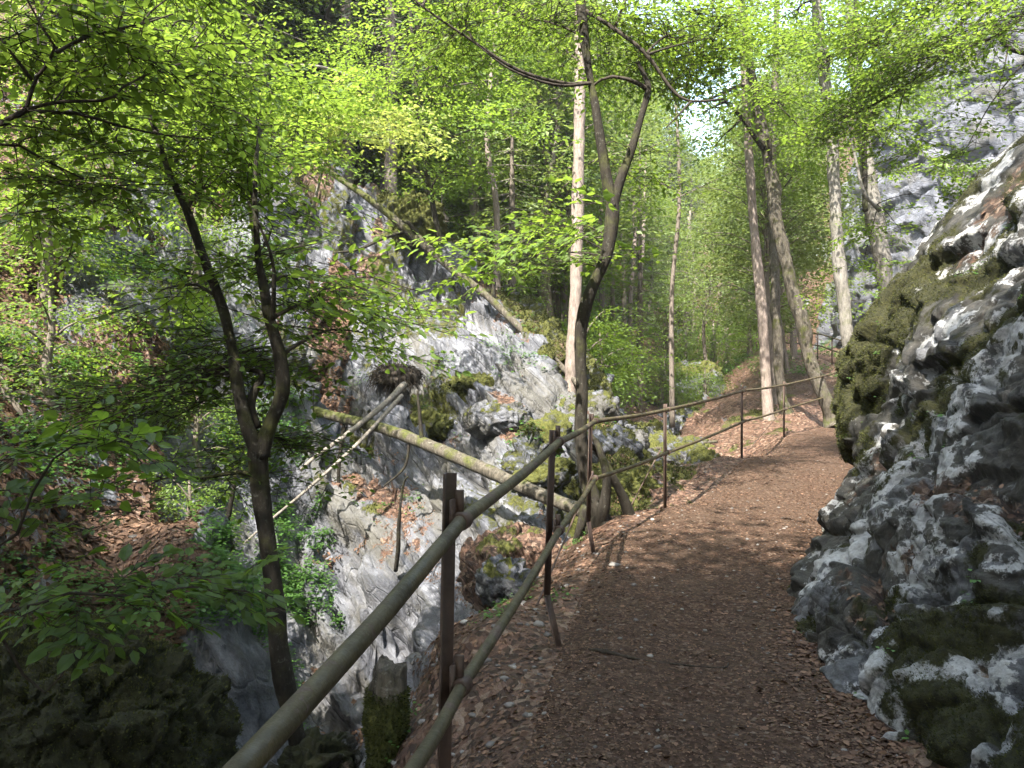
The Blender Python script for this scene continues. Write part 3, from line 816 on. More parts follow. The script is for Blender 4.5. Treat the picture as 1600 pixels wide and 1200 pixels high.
# ------------------------------------------------------------------ leaves, sprays and crowns
def leaf_shape(kind):
    if kind == 'fine':     # pointed oval, folded along its midrib
        v = np.array([[0, 0, 0], [.30, .27, .05], [.68, .22, .03], [1, 0, -.08], [.68, -.22, .03], [.30, -.27, .05], [.5, 0, -.015]])
        f = np.array([[0, 6, 1], [1, 6, 2], [2, 6, 3], [3, 6, 4], [4, 6, 5], [5, 6, 0]])
    elif kind == 'maple':
        v = np.array([[0, 0, 0], [.12, .34, .02], [.45, .50, -.04], [.50, .24, .03], [1, 0, -.1], [.50, -.24, .03], [.45, -.50, -.04], [.12, -.34, .02]])
        f = np.array([[0, 3, 1], [1, 3, 2], [0, 4, 3], [0, 5, 4], [0, 7, 5], [7, 6, 5]])
    else:                   # one bent lozenge
        v = np.array([[0, 0, 0], [.5, .30, .05], [1, 0, -.05], [.5, -.30, .05]])
        f = np.array([[0, 2, 1], [0, 3, 2]])
    return v, f

def leaves_mesh(pos, dirn, nor, size, kind):
    v, f = leaf_shape(kind)
    dirn = norm(dirn); side = norm(np.cross(nor, dirn)); nor = np.cross(dirn, side)
    V = pos[:, None, :] + size[:, None, None] * (v[None, :, 0:1] * dirn[:, None, :] + v[None, :, 1:2] * side[:, None, :] + v[None, :, 2:3] * nor[:, None, :])
    Fc = f[None] + (np.arange(len(pos)) * len(v))[:, None, None]
    return V.reshape(-1, 3), Fc.reshape(-1, f.shape[1])

def make_spray(seed, nleaf=46, L=.8, wid=.5, kind='fan'):
    """leaf frames of a flat spray that grows along +X, and its twig lines"""
    r = np.random.default_rng(seed)
    pos, dr, no, sz, tw = [], [], [], [], []
    main = [np.array([t * L, .06 * L * math.sin(t * 3 + seed), -.14 * L * t * t]) for t in np.linspace(0, 1, 6)]
    tw.append((main[0], main[2])); tw.append((main[2], main[-1]))
    def at(t): return np.array([np.interp(t, np.linspace(0, 1, 6), [m[k] for m in main]) for k in range(3)])
    nb = 7
    per = max(2, nleaf // (nb + 1))
    for k in range(nb):
        t = .12 + .8 * k / nb; o = at(t); s = 1 if k % 2 else -1
        a = s * r.uniform(.6, 1.0); l = wid * (1.05 - .7 * t) * r.uniform(.7, 1.1)
        d = np.array([math.cos(a), math.sin(a), r.uniform(-.15, .08)])
        e = o + d * l; tw.append((o, e))
        for q in range(per):
            u = (q + .5 + r.uniform(-.3, .3)) / per; sd = 1 if q % 2 else -1
            if q == per - 1: u, sd = 1., 0
            b = a + sd * r.uniform(.7, 1.1)
            pos.append(o + d * l * u); dr.append([math.cos(b), math.sin(b), r.uniform(-.35, .1)])
            no.append([r.normal(0, .42), r.normal(0, .42), 1]); sz.append(r.uniform(.75, 1.15))
    for q in range(per + 2):
        u = .15 + .85 * q / (per + 1); sd = 1 if q % 2 else -1
        if q == per + 1: sd = 0
        b = sd * r.uniform(.6, 1.)
        pos.append(at(u)); dr.append([math.cos(b), math.sin(b), r.uniform(-.3, .1)]); no.append([r.normal(0, .42), r.normal(0, .42), 1]); sz.append(r.uniform(.75, 1.2))
    return np.array(pos), np.array(dr), np.array(no), np.array(sz), tw
SPR = [make_spray(s) for s in range(6)]
SPR_S = [make_spray(s + 20, 22, .8, .5) for s in range(5)]

def frames(org, yaw, pitch, roll):
    """rotation matrices: yaw about Z, then nose down/up by pitch, then roll"""
    cy, sy = np.cos(yaw), np.sin(yaw); cp_, sp = np.cos(pitch), np.sin(pitch); cr, sr = np.cos(roll), np.sin(roll)
    X = np.stack([cy * cp_, sy * cp_, sp], 1)
    Yv = np.stack([-sy, cy, 0 * cy], 1)
    Z = np.cross(X, Yv)
    Y2 = Yv * cr[:, None] + Z * sr[:, None]; Z2 = np.cross(X, Y2)
    return np.stack([X, Y2, Z2], 2)      # columns are axes

class Crown:
    def __init__(s, leaf=.065, kind='fine', seed=0, sprays=None):
        s.leaf = leaf; s.kind = kind; s.r = np.random.default_rng(seed)
        s.P = []; s.D = []; s.N = []; s.S = []; s.A = []; s.B = MB(); s.spr = sprays or SPR
    def sprays(s, org, yaw, scale, pitch=None, roll=None, twigs=True, shade=None, tr=.0035):
        n = len(org); org = np.asarray(org, float)
        pitch = s.r.normal(-.08, .24, n) if pitch is None else pitch
        roll = s.r.normal(0, .33, n) if roll is None else roll
        Rm = frames(org, yaw, pitch, roll); scale = np.broadcast_to(scale, (n,))
        which = s.r.integers(0, len(s.spr), n)
        base = s.r.uniform(.05, .9, n) if shade is None else shade
        for k, (p, d, no, sz, tw) in enumerate(s.spr):
            ii = np.where(which == k)[0]
            if not len(ii): continue
            Rk = Rm[ii]
            pp = np.einsum('nij,lj->nli', Rk, p) * scale[ii][:, None, None] + org[ii][:, None, :]
            dd = np.einsum('nij,lj->nli', Rk, d); nn = np.einsum('nij,lj->nli', Rk, no)
            m = len(p)
            jit = s.r.normal(0, .15, (len(ii), m, 3))
            s.P.append(pp.reshape(-1, 3)); s.D.append((dd + jit).reshape(-1, 3)); s.N.append(nn.reshape(-1, 3))
            s.S.append(np.tile(sz, len(ii)) * s.leaf * s.r.uniform(.55, 1.3, len(ii) * m))
            s.A.append(np.clip(np.repeat(base[ii], m) + s.r.normal(0, .16, len(ii) * m), 0, 1))
            if twigs:
                for i in ii:
                    for a, b in tw:
                        pa = Rm[i] @ a * scale[i] + org[i]; pb = Rm[i] @ b * scale[i] + org[i]
                        s.B.add(tube([pa, pb], [tr, tr * .5], 3, step=9, caps=False))
    def branch(s, pts, r0, r1=None, seg=6, step=.12):
        r1 = r1 or r0 * .3
        pts = np.asarray(pts, float)
        s.B.add(tube(pts, np.linspace(r0, r1, len(pts)), seg, step=step, rough=.18, rfreq=9, caps=False), .3)
    def blob(s, px, py, Y, rx, ry, n, depth=None, anchor=None, scale=(.7, 1.15), twigs=True, away=None, r0=.02, shade=None, sub=True):
        c = P(px, py, Y); RX = rx / F * Y; RZ = ry / F * Y; RY = depth or max(RX, .5) * .9
        m = max(2, n // 5)            # pads of foliage with gaps between them
        u = norm(s.r.normal(0, 1, (m, 3))) * s.r.uniform(.15, 1, (m, 1)) ** .5
        sg = .30 * (s.leaf / .07)
        org = (c + u * np.array([RX, RY, RZ]))[s.r.integers(0, m, n)] + s.r.normal(0, 1, (n, 3)) * np.array([sg, sg, .05])
        # lie in loose tiers
        org[:, 2] += .08 * np.sin(org[:, 0] * 2 + org[:, 1])
        a0 = np.asarray(anchor if anchor is not None else c - np.array([0, 0, 1.]))
        src = a0 if anchor is not None else c
        out = org - src
        yaw = np.arctan2(out[:, 1], out[:, 0]) + s.r.normal(0, .7, n)
        sc = s.r.uniform(*scale, n)
        org = org - np.stack([np.cos(yaw), np.sin(yaw), 0 * yaw], 1) * sc[:, None] * .4
        if anchor is not None:
            d = c - a0; L = np.linalg.norm(d)
            mid = a0 + d * .5 + np.array([s.r.normal(0, .05 * L), s.r.normal(0, .05 * L), .09 * L])
            q = a0 + d * .78 + np.array([0, 0, .05 * L])
            s.branch([a0, a0 * .75 + mid * .25 + [0, 0, .02 * L], mid, q, c], r0, r0 * .3)
            if sub:
                spine = catmull([mid, q, c], 8)
                for i in range(0, n, 2 if n < 60 else 3):
                    k = np.argmin(np.linalg.norm(spine - org[i], axis=1) + s.r.uniform(0, .4, 8))
                    m = (spine[k] + org[i]) / 2 + s.r.normal(0, .05, 3) + [0, 0, .03]
                    s.branch([spine[k], m, org[i]], r0 * .28, .0035, 4, .3)
        s.sprays(org, yaw, sc, twigs=twigs, shade=None if shade is None else np.clip(s.r.normal(shade, .24, n), 0, 1))
    def build(s, root, mat, bmat=None, name='crown'):
        v, f = leaves_mesh(np.concatenate(s.P), np.concatenate(s.D), np.concatenate(s.N), np.concatenate(s.S), s.kind)
        k = len(v) // len(np.concatenate(s.S))
        va = np.repeat(np.concatenate(s.A), k); fl = [f]; nleaf = len(f)
        if s.B.n:                       # the twigs that carry the leaves belong to the crown
            for g in (s.B.f3, s.B.f4):
                if g: fl.append(np.concatenate(g) + len(v))
            v = np.concatenate([v] + s.B.v); va = np.concatenate([va] + s.B.a)
        o = child(name, v, fl, M[mat], root, attrs={'var': va}, smooth_shade=False)
        if s.B.n:
            o.data.materials.append(M[bmat or 'twig'])
            mi = np.zeros(len(o.data.polygons), np.int32); mi[nleaf:] = 1
            o.data.polygons.foreach_set('material_index', mi); o.data.polygons.foreach_set('use_smooth', mi.astype(bool))
        return o

def trunk(root, lines, mat, seg=14, rough=.22, name='trunk', step=.07, seed=0, ws=.8, wob=1.):
    """lines: list of [(px,py,Y,width_px) or (px,py,Y,width_px,'w')...]"""
    mb = MB()
    for k, ln in enumerate(lines):
        pts = np.array([P(*q[:3]) for q in ln]); rad = np.array([q[3] / F * q[2] / 2 * ws for q in ln])
        if len(ln) > 4:      # small kinks and swellings, so no stem runs perfectly smooth
            pts = catmull(np.hstack([pts, rad[:, None]]), len(pts) * 4); rad = pts[:, 3]; pts = pts[:, :3]
            wv = np.stack([fbm(pts * 1.6, 2, seed + 7), fbm(pts * 1.6, 2, seed + 8), 0 * rad], 1) * rad[:, None] * .55 * wob
            wv[0] = 0; pts = pts + wv; rad = rad * (1 + .22 * fbm(pts * 2.6, 2, seed + 9))
        mb.add(tube(pts, rad, seg, step=step, rough=rough, seed=seed + k, rfreq=9), .5)
    return mb.build(name, M[mat], root)

# ------------------------------------------------------------------ the forked tree in front of the gorge
t1 = thing('forked_tree', 'dark mossy tree whose trunk forks into two upright limbs behind the railing', 'tree', P(470, 1240, 5))
trunk(t1, [[(520, 1330, 5.2, 62), (492, 1240, 5.1, 50), (462, 1150, 5.05, 44), (440, 1020, 5, 40), (425, 900, 5, 37), (412, 790, 5, 36), (408, 720, 5, 40), (410, 690, 5, 40)],
           [(412, 715, 5, 34), (385, 660, 5, 27), (371, 600, 5.02, 25), (362, 540, 5.05, 24), (346, 475, 5.1, 22), (318, 400, 5.15, 19), (292, 330, 5.2, 17), (262, 262, 5.25, 14), (240, 195, 5.3, 12), (205, 110, 5.4, 9), (175, 0, 5.5, 7)],
           [(410, 715, 5, 34), (424, 662, 5, 29), (441, 610, 5, 28), (437, 560, 5, 27), (424, 500, 5, 25), (416, 455, 5, 22), (405, 400, 5, 15), (398, 320, 5, 11), (400, 240, 5, 8)],
           [(424, 510, 5, 14), (428, 450, 4.95, 9), (424, 400, 4.9, 7), (396, 330, 4.8, 4)],
           [(403, 668, 5.05, 18), (392, 635, 5.1, 19), (398, 610, 5.15, 17), (410, 585, 5.2, 13), (385, 578, 5.2, 9), (350, 585, 5.2, 6)],
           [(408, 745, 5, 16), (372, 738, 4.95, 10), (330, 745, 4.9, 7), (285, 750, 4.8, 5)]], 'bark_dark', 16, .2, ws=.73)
c = Crown(.074, 'fine', 11)
A = lambda x, y, Y=5: P(x, y, Y)
for b in [(330, 290, 5.6, 80, 40, 16, A(292, 330, 5.2)), (400, 320, 6.0, 55, 40, 11, A(400, 340)), (470, 440, 5.8, 60, 20, 10, A(416, 455)),
          (530, 470, 5.6, 75, 28, 20, A(424, 500)), (380, 400, 5.4, 80, 40, 12, A(416, 440)), (260, 450, 5.6, 90, 35, 9, A(346, 475, 5.1)),
          (570, 520, 6.0, 40, 20, 7, A(437, 560)), (300, 240, 5.9, 90, 50, 16, A(262, 262, 5.25)), (400, 200, 6.3, 60, 40, 12, A(400, 260))]:
    c.blob(*b[:6], anchor=b[6], r0=.016, shade=.72)
c.build(t1, 'leaf')
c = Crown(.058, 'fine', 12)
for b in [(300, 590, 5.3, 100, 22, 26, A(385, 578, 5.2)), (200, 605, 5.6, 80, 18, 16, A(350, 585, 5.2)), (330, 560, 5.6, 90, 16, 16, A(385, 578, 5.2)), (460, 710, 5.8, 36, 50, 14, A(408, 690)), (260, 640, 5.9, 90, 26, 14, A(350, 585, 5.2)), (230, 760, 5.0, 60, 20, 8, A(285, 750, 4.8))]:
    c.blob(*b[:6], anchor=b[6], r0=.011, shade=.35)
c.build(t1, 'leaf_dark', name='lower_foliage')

# ------------------------------------------------------------------ twin-stemmed tree in the middle
t2 = thing('forked_tree', 'slender dark tree with mossy foot leaning behind the third railing post, forked high up', 'tree', P(935, 835, 7.6))
trunk(t2, [[(952, 850, 7.6, 58), (940, 815, 7.6, 40), (926, 770, 7.6, 30), (914, 720, 7.6, 27), (908, 640, 7.6, 24), (907, 560, 7.6, 24), (913, 490, 7.55, 25), (930, 440, 7.5, 25), (948, 390, 7.5, 25), (957, 330, 7.5, 26), (953, 300, 7.5, 22), (940, 235, 7.5, 19), (928, 150, 7.5, 17), (914, 60, 7.5, 17), (902, -30, 7.5, 17), (890, -140, 7.5, 14), (880, -330, 7.5, 8)],
           [(957, 325, 7.5, 21), (968, 285, 7.5, 16), (986, 235, 7.5, 14), (1000, 185, 7.5, 13), (1012, 140, 7.5, 12), (1007, 120, 7.5, 9), (996, 96, 7.5, 7)],
           [(968, 290, 7.5, 9), (969, 262, 7.5, 7)],
           [(925, 835, 7.65, 40), (945, 790, 7.5, 24), (950, 745, 7.45, 18), (938, 700, 7.5, 14), (925, 680, 7.55, 8)],
           [(985, 812, 7.9, 26), (973, 775, 7.8, 18), (955, 738, 7.7, 15), (935, 705, 7.65, 13), (918, 690, 7.6, 10)],
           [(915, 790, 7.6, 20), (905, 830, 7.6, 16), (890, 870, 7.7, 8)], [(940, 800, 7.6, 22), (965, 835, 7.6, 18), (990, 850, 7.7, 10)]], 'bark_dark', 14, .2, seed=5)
c = Crown(.062, 'fine', 21)
c.branch([P(922, 130, 7.5), P(880, 130, 7.3), P(810, 110, 7.1), P(740, 65, 7.0), P(660, 10, 6.9), P(620, -30, 6.9)], .022, .006)
c.branch([P(925, 130, 7.5), P(870, 133, 7.2), P(800, 110, 7.0), P(745, 70, 6.9)], .018, .005)
c.branch([P(1012, 140, 7.5), P(985, 125, 7.4), P(950, 120, 7.4), P(925, 135, 7.5)], .025, .01)
c.branch([P(912, 15, 7.5), P(960, 45, 7.3), P(1010, 85, 7.2), P(1050, 140, 7.2), P(1080, 158, 7.2), P(1130, 155, 7.4)], .024, .010)
c.branch([P(1080, 158, 7.2), P(1060, 180, 7.1), P(1040, 200, 7.1)], .014, .005)
c.branch([P(1010, 85, 7.2), P(1060, 70, 7.4), P(1110, 60, 7.6)], .012, .004)
for b in [(820, 30, 7.6, 120, 50, 40, A(914, 60, 7.5)), (700, 60, 7.6, 80, 60, 30, A(740, 65, 7.0)), (960, 40, 8.0, 90, 55, 34, A(912, 20, 7.5)), (1060, 60, 7.8, 80, 50, 36, A(1010, 85, 7.2)), (1010, 120, 8.4, 60, 30, 7, A(1012, 140, 7.5)), (1110, 80, 8.0, 60, 30, 11, A(1110, 60, 7.6)),
          (880, -90, 8, 200, 90, 26, A(900, -30, 7.5)), (700, -60, 7.6, 120, 60, 22, A(660, 10, 6.9)), (1060, -70, 8, 150, 70, 30, A(960, 45, 7.3)), (990, 250, 7.8, 40, 30, 6, A(986, 235, 7.5))]:
    c.blob(*b[:6], anchor=b[6], r0=.014, shade=.5)
c.build(t2, 'leaf')
c = Crown(.095, 'maple', 22, SPR_S)
for b in [(830, 370, 7.4, 70, 26, 18, A(940, 390, 7.5)), (780, 420, 7.4, 40, 20, 9, A(940, 400, 7.5)), (900, 350, 7.6, 40, 22, 8, A(950, 370, 7.5)), (860, 410, 7.6, 60, 25, 10, A(940, 420, 7.5))]:
    c.blob(*b[:6], anchor=b[6], r0=.008, shade=.75, scale=(.5, .8))
c.build(t2, 'leaf', name='lower_foliage')

# ------------------------------------------------------------------ beech standing to the left of the viewer, branches over the gorge
t3 = thing('overhanging_beech', 'beech with broad translucent leaves on dark curving twigs reaching in from the left', 'tree', (-4.6, 1.6, gz(-4.6, 1.6)))
mb = MB(); g0 = gz(-4.6, 1.6)
mb.add(tube([(-4.6, 1.6, g0 - .4), (-4.5, 1.6, .5), (-4.35, 1.9, 2.5), (-4.6, 1.7, 5), (-5.0, 1.2, 8), (-5.1, 1.0, 11)], [.22, .17, .15, .13, .10, .04], 16, rough=.15), .5)
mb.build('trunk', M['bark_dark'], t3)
c = Crown(.066, 'fine', 31)
st = np.array([-4.36, 1.9, 2.3])
hub = P(40, 172, 4.1)
c.branch([st, P(-140, 280, 3.6), P(-40, 220, 4.0), P(10, 190, 4.1), hub], .028, .017)
c.branch([hub, P(50, 140, 4.1), P(62, 112, 4.1), P(88, 82, 4.1), P(70, 50, 4.0), P(40, -5, 4.0)], .014, .005)
c.branch([P(88, 82, 4.1), P(120, 65, 4.1), P(160, 50, 4.2), P(220, 38, 4.3), P(270, 22, 4.4)], .011, .004)
c.branch([hub, P(85, 160, 4.1), P(130, 158, 4.2), P(172, 155, 4.2), P(190, 138, 4.3), P(240, 112, 4.4), P(300, 95, 4.6)], .011, .004)
c.branch([hub, P(70, 175, 4.1), P(125, 178, 4.2), P(180, 195, 4.3), P(250, 210, 4.5), P(330, 218, 4.7)], .013, .004)
c.branch([P(50, 125, 4.1), P(20, 85, 4.0), P(0, 60, 4.0)], .010, .005)
c.branch([P(-60, 230, 4.0), P(20, 225, 4.1), P(70, 250, 4.2), P(130, 280, 4.4)], .009, .004)
for b in [(60, 40, 4.3, 90, 40, 13, P(60, 70, 4.0)), (180, 60, 4.5, 90, 40, 13, P(120, 65, 4.1)), (270, 40, 4.9, 70, 50, 12, P(220, 38, 4.3)), (110, 130, 4.5, 100, 35, 12, P(85, 160, 4.1)), (240, 130, 4.7, 80, 40, 13, P(190, 138, 4.3)),
          (310, 170, 5.0, 70, 50, 14, P(250, 112, 4.4)), (60, 220, 4.5, 80, 30, 9, P(30, 225, 4.1)), (150, 250, 4.8, 100, 40, 10, P(125, 178, 4.2)), (290, 240, 5.0, 80, 30, 7, P(250, 210, 4.5)), (340, 80, 5.4, 60, 50, 10, P(270, 40, 4.4)), (30, 290, 4.8, 80, 30, 7, P(20, 225, 4.1)), (120, 300, 4.6, 50, 20, 4, P(70, 250, 4.2)),
          (150, -60, 4.6, 200, 50, 22, P(62, 30, 4.1)), (350, -40, 5.3, 100, 50, 14, P(220, 38, 4.3))]:
    c.blob(*b[:6], anchor=b[6], r0=.006, shade=.55, scale=(.55, .95), depth=.8)
# the high crown, over and behind the viewer's left
for k in range(3):
    a = c.r.uniform(0, 2 * np.pi); rr = c.r.uniform(.5, 4.5); z = c.r.uniform(4.6, 11.5)
    q = np.array([-5.2 + rr * math.cos(a), -.6 + rr * math.sin(a), z])
    if q[1] > 1.2 and q[2] / max(q[1], .1) < .62: continue
    org = q + c.r.normal(0, .55, (16, 3)); yw = np.arctan2(org[:, 1] - 1, org[:, 0] + 5) + c.r.normal(0, .6, 16)
    c.sprays(org, yw, c.r.uniform(.9, 1.4, 16), twigs=False)
    c.branch([(-4.9, 1.2, z * .8), ((q[0] - 4.9) / 2, (q[1] + 1.2) / 2, z * .92), q], .03, .008)
c.build(t3, 'leaf')

# the sapling whose two low sprays reach in at the lower left
t4 = thing('beech_sapling', 'beech sapling at the lower left with large leaves held out over the dark boulder', 'sapling', (-2.55, 2.6, gz(-2.55, 2.6)))
mb = MB(); g0 = gz(-2.55, 2.6)
mb.add(tube([(-2.55, 2.6, g0 - .3), (-2.42, 2.7, -1.9), P(-30, 1120, 2.9), P(-40, 960, 2.9), P(-60, 800, 2.9), P(-90, 650, 2.9)], [.07, .06, .05, .03, .02, .012], 12, rough=.15), .6)
mb.build('trunk', M['bark_dark'], t4)
c = Crown(.072, 'fine', 41)
c.branch([P(-40, 960, 2.9), P(40, 950, 2.9), P(120, 925, 2.9), P(220, 935, 3.0), P(300, 915, 3.05), P(390, 925, 3.1)], .008, .003)
c.branch([P(-60, 820, 2.9), P(10, 860, 2.85), P(45, 780, 2.85), P(90, 710, 2.85), P(140, 690, 2.9), P(215, 690, 3.0)], .007, .0025)
c.branch([P(-50, 900, 2.9), P(60, 1080, 3.0), P(130, 1010, 3.0), P(240, 990, 3.05)], .007, .0025)
def line_sprays(c, pts, n, sc=(.3, .45), spread=.07, sh=.45):
    q = catmull(np.array(pts), n) + c.r.normal(0, spread, (n, 3)) * np.array([1, 1, .5])
    d = np.gradient(q, axis=0); yaw = np.arctan2(d[:, 1], d[:, 0]) + c.r.normal(0, .8, n)
    c.sprays(q, yaw, c.r.uniform(*sc, n), pitch=c.r.normal(.1, .35, n), roll=c.r.normal(0, .4, n), shade=np.clip(c.r.normal(sh, .12, n), 0, 1), tr=.002)
c.spr = [make_spray(s + 60, 16, .8, .5) for s in range(5)]
line_sprays(c, [P(0, 950, 2.9), P(120, 925, 2.9), P(220, 935, 3.0), P(350, 925, 3.1)], 17)
line_sprays(c, [P(190, 920, 3.0), P(300, 900, 3.05), P(390, 925, 3.1)], 5, (.22, .32), .04)
line_sprays(c, [P(0, 985, 2.9), P(60, 985, 2.95)], 3)
line_sprays(c, [P(20, 700, 2.85), P(90, 710, 2.85), P(140, 690, 2.9), P(200, 700, 3.0)], 13)
line_sprays(c, [P(0, 760, 2.85), P(20, 860, 2.85)], 3, (.2, .3))
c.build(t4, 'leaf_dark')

# ------------------------------------------------------------------ trees at the bend, right of the middle
def tree(name, label, lines, mat, blobs, leafmat='leaf', leaf=.07, kind='fine', seed=0, cat='tree', shade=.55, bmat=None, extra=None, twigs=False, r0=.02, sc=(.8, 1.3), rough=.2, group=None, spr=None):
    b = P(*lines[0][0][:3])
    t = thing(name, label, cat, b, group)
    trunk(t, lines, mat, 14, rough, seed=seed, wob=.12 if 'spruce' in name else .8)
    if blobs:
        c = Crown(leaf, kind, seed, spr)
        if extra: extra(c)
        for q in blobs: c.blob(*q[:6], anchor=q[6], shade=q[7] if len(q) > 7 else shade, twigs=twigs, r0=r0, scale=sc)
        c.build(t, leafmat, bmat)
    return t
def exC(c):
    c.branch([P(1196, 235, 16.5), P(1180, 215, 16.2), P(1160, 185, 16), P(1135, 160, 15.8)], .07, .03, 8)
    c.branch([P(1182, 150, 16.5), P(1160, 135, 16), P(1130, 145, 15.5), P(1100, 160, 15.3)], .06, .02, 8)
    c.branch([P(1201, 262, 16.5), P(1203, 235, 16.3), P(1200, 215, 16.2)], .07, .035, 8)
tree('leaning_tree', 'mossy tree at the bend leaning left, its foot beyond the last visible railing posts', [[(1305, 668, 16.5, 42), (1294, 640, 16.5, 30), (1280, 605, 16.5, 27), (1262, 545, 16.5, 26), (1245, 480, 16.5, 26), (1228, 410, 16.5, 26), (1215, 345, 16.5, 25), (1206, 285, 16.5, 25), (1192, 215, 16.5, 23), (1180, 150, 16.5, 19), (1172, 90, 16.5, 15), (1160, 0, 16.5, 11), (1150, -120, 16.5, 7)]], 'bark_mossy',
     [(1120, 90, 15.5, 80, 45, 50, A(1175, 110, 16.5)), (1080, 40, 15.5, 80, 50, 50, A(1165, 40, 16.5)), (1220, 60, 16.5, 70, 55, 50, A(1170, 80, 16.5)), (1130, 150, 15.5, 40, 18, 12, A(1135, 160, 15.8)), (1095, 180, 15.5, 50, 24, 9, A(1135, 160, 15.8)), (1120, 225, 16, 50, 16, 5, A(1160, 185, 16)), (1230, 170, 17, 50, 40, 30, A(1180, 150, 16.5)), (1150, -30, 16, 120, 60, 60, A(1160, 0, 16.5)), (1100, 20, 14, 60, 30, 30, A(1160, 0, 16.5))], 'leaf', .085, seed=51, extra=exC, r0=.035, sc=(1.1, 1.8))
tree('pale_spruce', 'pale straight spruce trunk left of the leaning tree at the bend', [[(1208, 672, 17.5, 30), (1201, 650, 17.5, 23), (1196, 580, 17.5, 20), (1190, 480, 17.5, 19), (1182, 400, 17.5, 18), (1174, 300, 17.5, 17), (1168, 200, 17.5, 16), (1163, 100, 17.5, 15), (1156, -60, 17.5, 13), (1150, -250, 17.5, 9)]], 'bark_pale',
     [(1165, 20, 18, 60, 60, 20, A(1160, 30, 17.5))], 'needle', .10, 'quad', seed=52, cat='tree', r0=.03, rough=.12)
tree('grey_tree', 'grey straight trunk squeezed between the pale spruce and the leaning tree', [[(1238, 665, 18, 36), (1226, 640, 18, 22), (1218, 580, 18, 20), (1212, 480, 18, 19), (1207, 380, 18.2, 18), (1205, 280, 18.5, 17), (1210, 150, 18.8, 14), (1215, 0, 19, 10)]], 'bark_mossy',
     [(1250, 260, 18.5, 60, 40, 32, A(1206, 320, 18.3)), (1210, 110, 19, 60, 50, 40, A(1210, 150, 18.8))], seed=53, leaf=.09, r0=.03, sc=(1.1, 1.7))
tree('mottled_tree', 'tall mottled trunk rising behind the outcrop, scarred with dark patches', [[(1330, 560, 15, 24), (1322, 510, 15, 23), (1316, 450, 15, 23), (1310, 400, 15, 24), (1306, 330, 15, 22), (1302, 260, 15, 22), (1297, 190, 15, 21), (1290, 130, 15, 22), (1281, 60, 15, 20), (1272, -10, 15, 18), (1262, -150, 15, 13)]], 'bark_grey',
     [(1300, 90, 14.5, 60, 50, 40, A(1290, 100, 15)), (1240, 20, 15, 70, 50, 40, A(1272, 0, 15)), (1340, 180, 14.5, 60, 40, 40, A(1297, 190, 15)), (1260, 210, 15.5, 40, 30, 20, A(1300, 230, 15), .75), (1330, 470, 15, 30, 16, 8, A(1316, 450, 15)), (1270, -70, 15, 140, 50, 60, A(1264, -80, 15))], seed=54, leaf=.085, r0=.03, sc=(1., 1.6))
tree('pale_tree', 'broad smooth pale grey trunk in front of the far cliff', [[(1395, 500, 18, 36), (1384, 450, 18, 33), (1372, 380, 18, 31), (1362, 320, 18, 30), (1354, 260, 18, 28), (1346, 190, 18, 26), (1338, 110, 18, 24), (1332, 40, 18, 22), (1325, -60, 18, 18)]], 'bark_grey',
     [(1400, 150, 17.5, 80, 40, 50, A(1346, 180, 18), .75), (1340, 60, 18, 70, 50, 40, A(1335, 80, 18)), (1400, 40, 17, 90, 50, 60, A(1335, 80, 18)), (1340, -60, 18, 120, 50, 50, A(1326, -40, 18))], seed=55, leaf=.09, r0=.035, sc=(1.1, 1.8), rough=.12)
tree('dark_pole_tree', 'thin dark trunk right beside the top of the broad pale trunk', [[(1352, 330, 16.5, 9), (1350, 200, 16.5, 9), (1343, 80, 16.5, 8), (1338, 0, 16.5, 8), (1335, -80, 16.5, 6)]], 'bark_dark',
     [(1340, 130, 16, 50, 30, 16, A(1346, 130, 16.5))], seed=56, leaf=.085)
tree('pale_spruce', 'sunlit pale spruce trunk standing directly behind the dark forked tree in the middle', [[(886, 665, 14, 34), (889, 640, 14, 27), (893, 580, 14, 25), (898, 500, 14, 24.5), (901, 400, 14, 24), (903, 300, 14, 24), (905, 200, 14, 23), (906, 110, 14, 22), (906, 0, 14, 20), (906, -150, 14, 16)]], 'bark_pale',
     [(860, 60, 15, 60, 60, 14, A(906, 100, 14)), (960, 80, 15, 60, 60, 12, A(906, 130, 14))], 'needle', .09, 'quad', seed=57, r0=.025, rough=.12)

# overhanging branches at the upper right, from a beech standing above the outcrop
def exR(c):
    c.branch([P(1640, -30, 8.2), P(1580, 40, 8.4), P(1510, 75, 8.6), P(1430, 95, 9)], .03, .006)
    c.branch([P(1530, -20, 9), P(1480, 70, 9.2), P(1420, 130, 9.5), P(1330, 180, 10), P(1250, 200, 10.3)], .03, .008)
    c.branch([P(1550, 30, 9), P(1575, 75, 9), P(1640, 90, 9)], .03, .02)
tree('overhanging_beech', 'beech above the outcrop spreading tiers of sunlit leaves across the upper right', [[(1720, 330, 8.5, 60), (1700, 200, 8.5, 50), (1670, 60, 8.4, 45), (1640, -60, 8.3, 38), (1600, -250, 8.2, 25)]], 'bark_grey',
     [(1480, 60, 8.8, 110, 45, 50, P(1580, 40, 8.4)), (1380, 120, 9.3, 90, 40, 44, P(1480, 70, 9.2)), (1290, 180, 9.8, 70, 30, 26, P(1380, 150, 9.7)), (1400, 200, 9.2, 80, 26, 18, P(1420, 130, 9.5)), (1550, 20, 8.2, 70, 40, 30, P(1580, 40, 8.4)), (1440, 0, 9, 130, 40, 60, P(1530, -20, 9)), (1320, 40, 9.8, 70, 40, 26, P(1420, 130, 9.5)), (1560, 150, 8.8, 50, 40, 8, P(1575, 75, 9)), (1500, 250, 9.6, 60, 30, 10, P(1600, 100, 9)), (1400, -80, 9, 200, 60, 60, P(1560, -60, 9)), (1200, 150, 10.4, 60, 20, 12, P(1250, 200, 10.3))], seed=58, leaf=.062, extra=exR, twigs=True, r0=.012, shade=.7, sc=(.6, 1.1), leafmat='leaf')
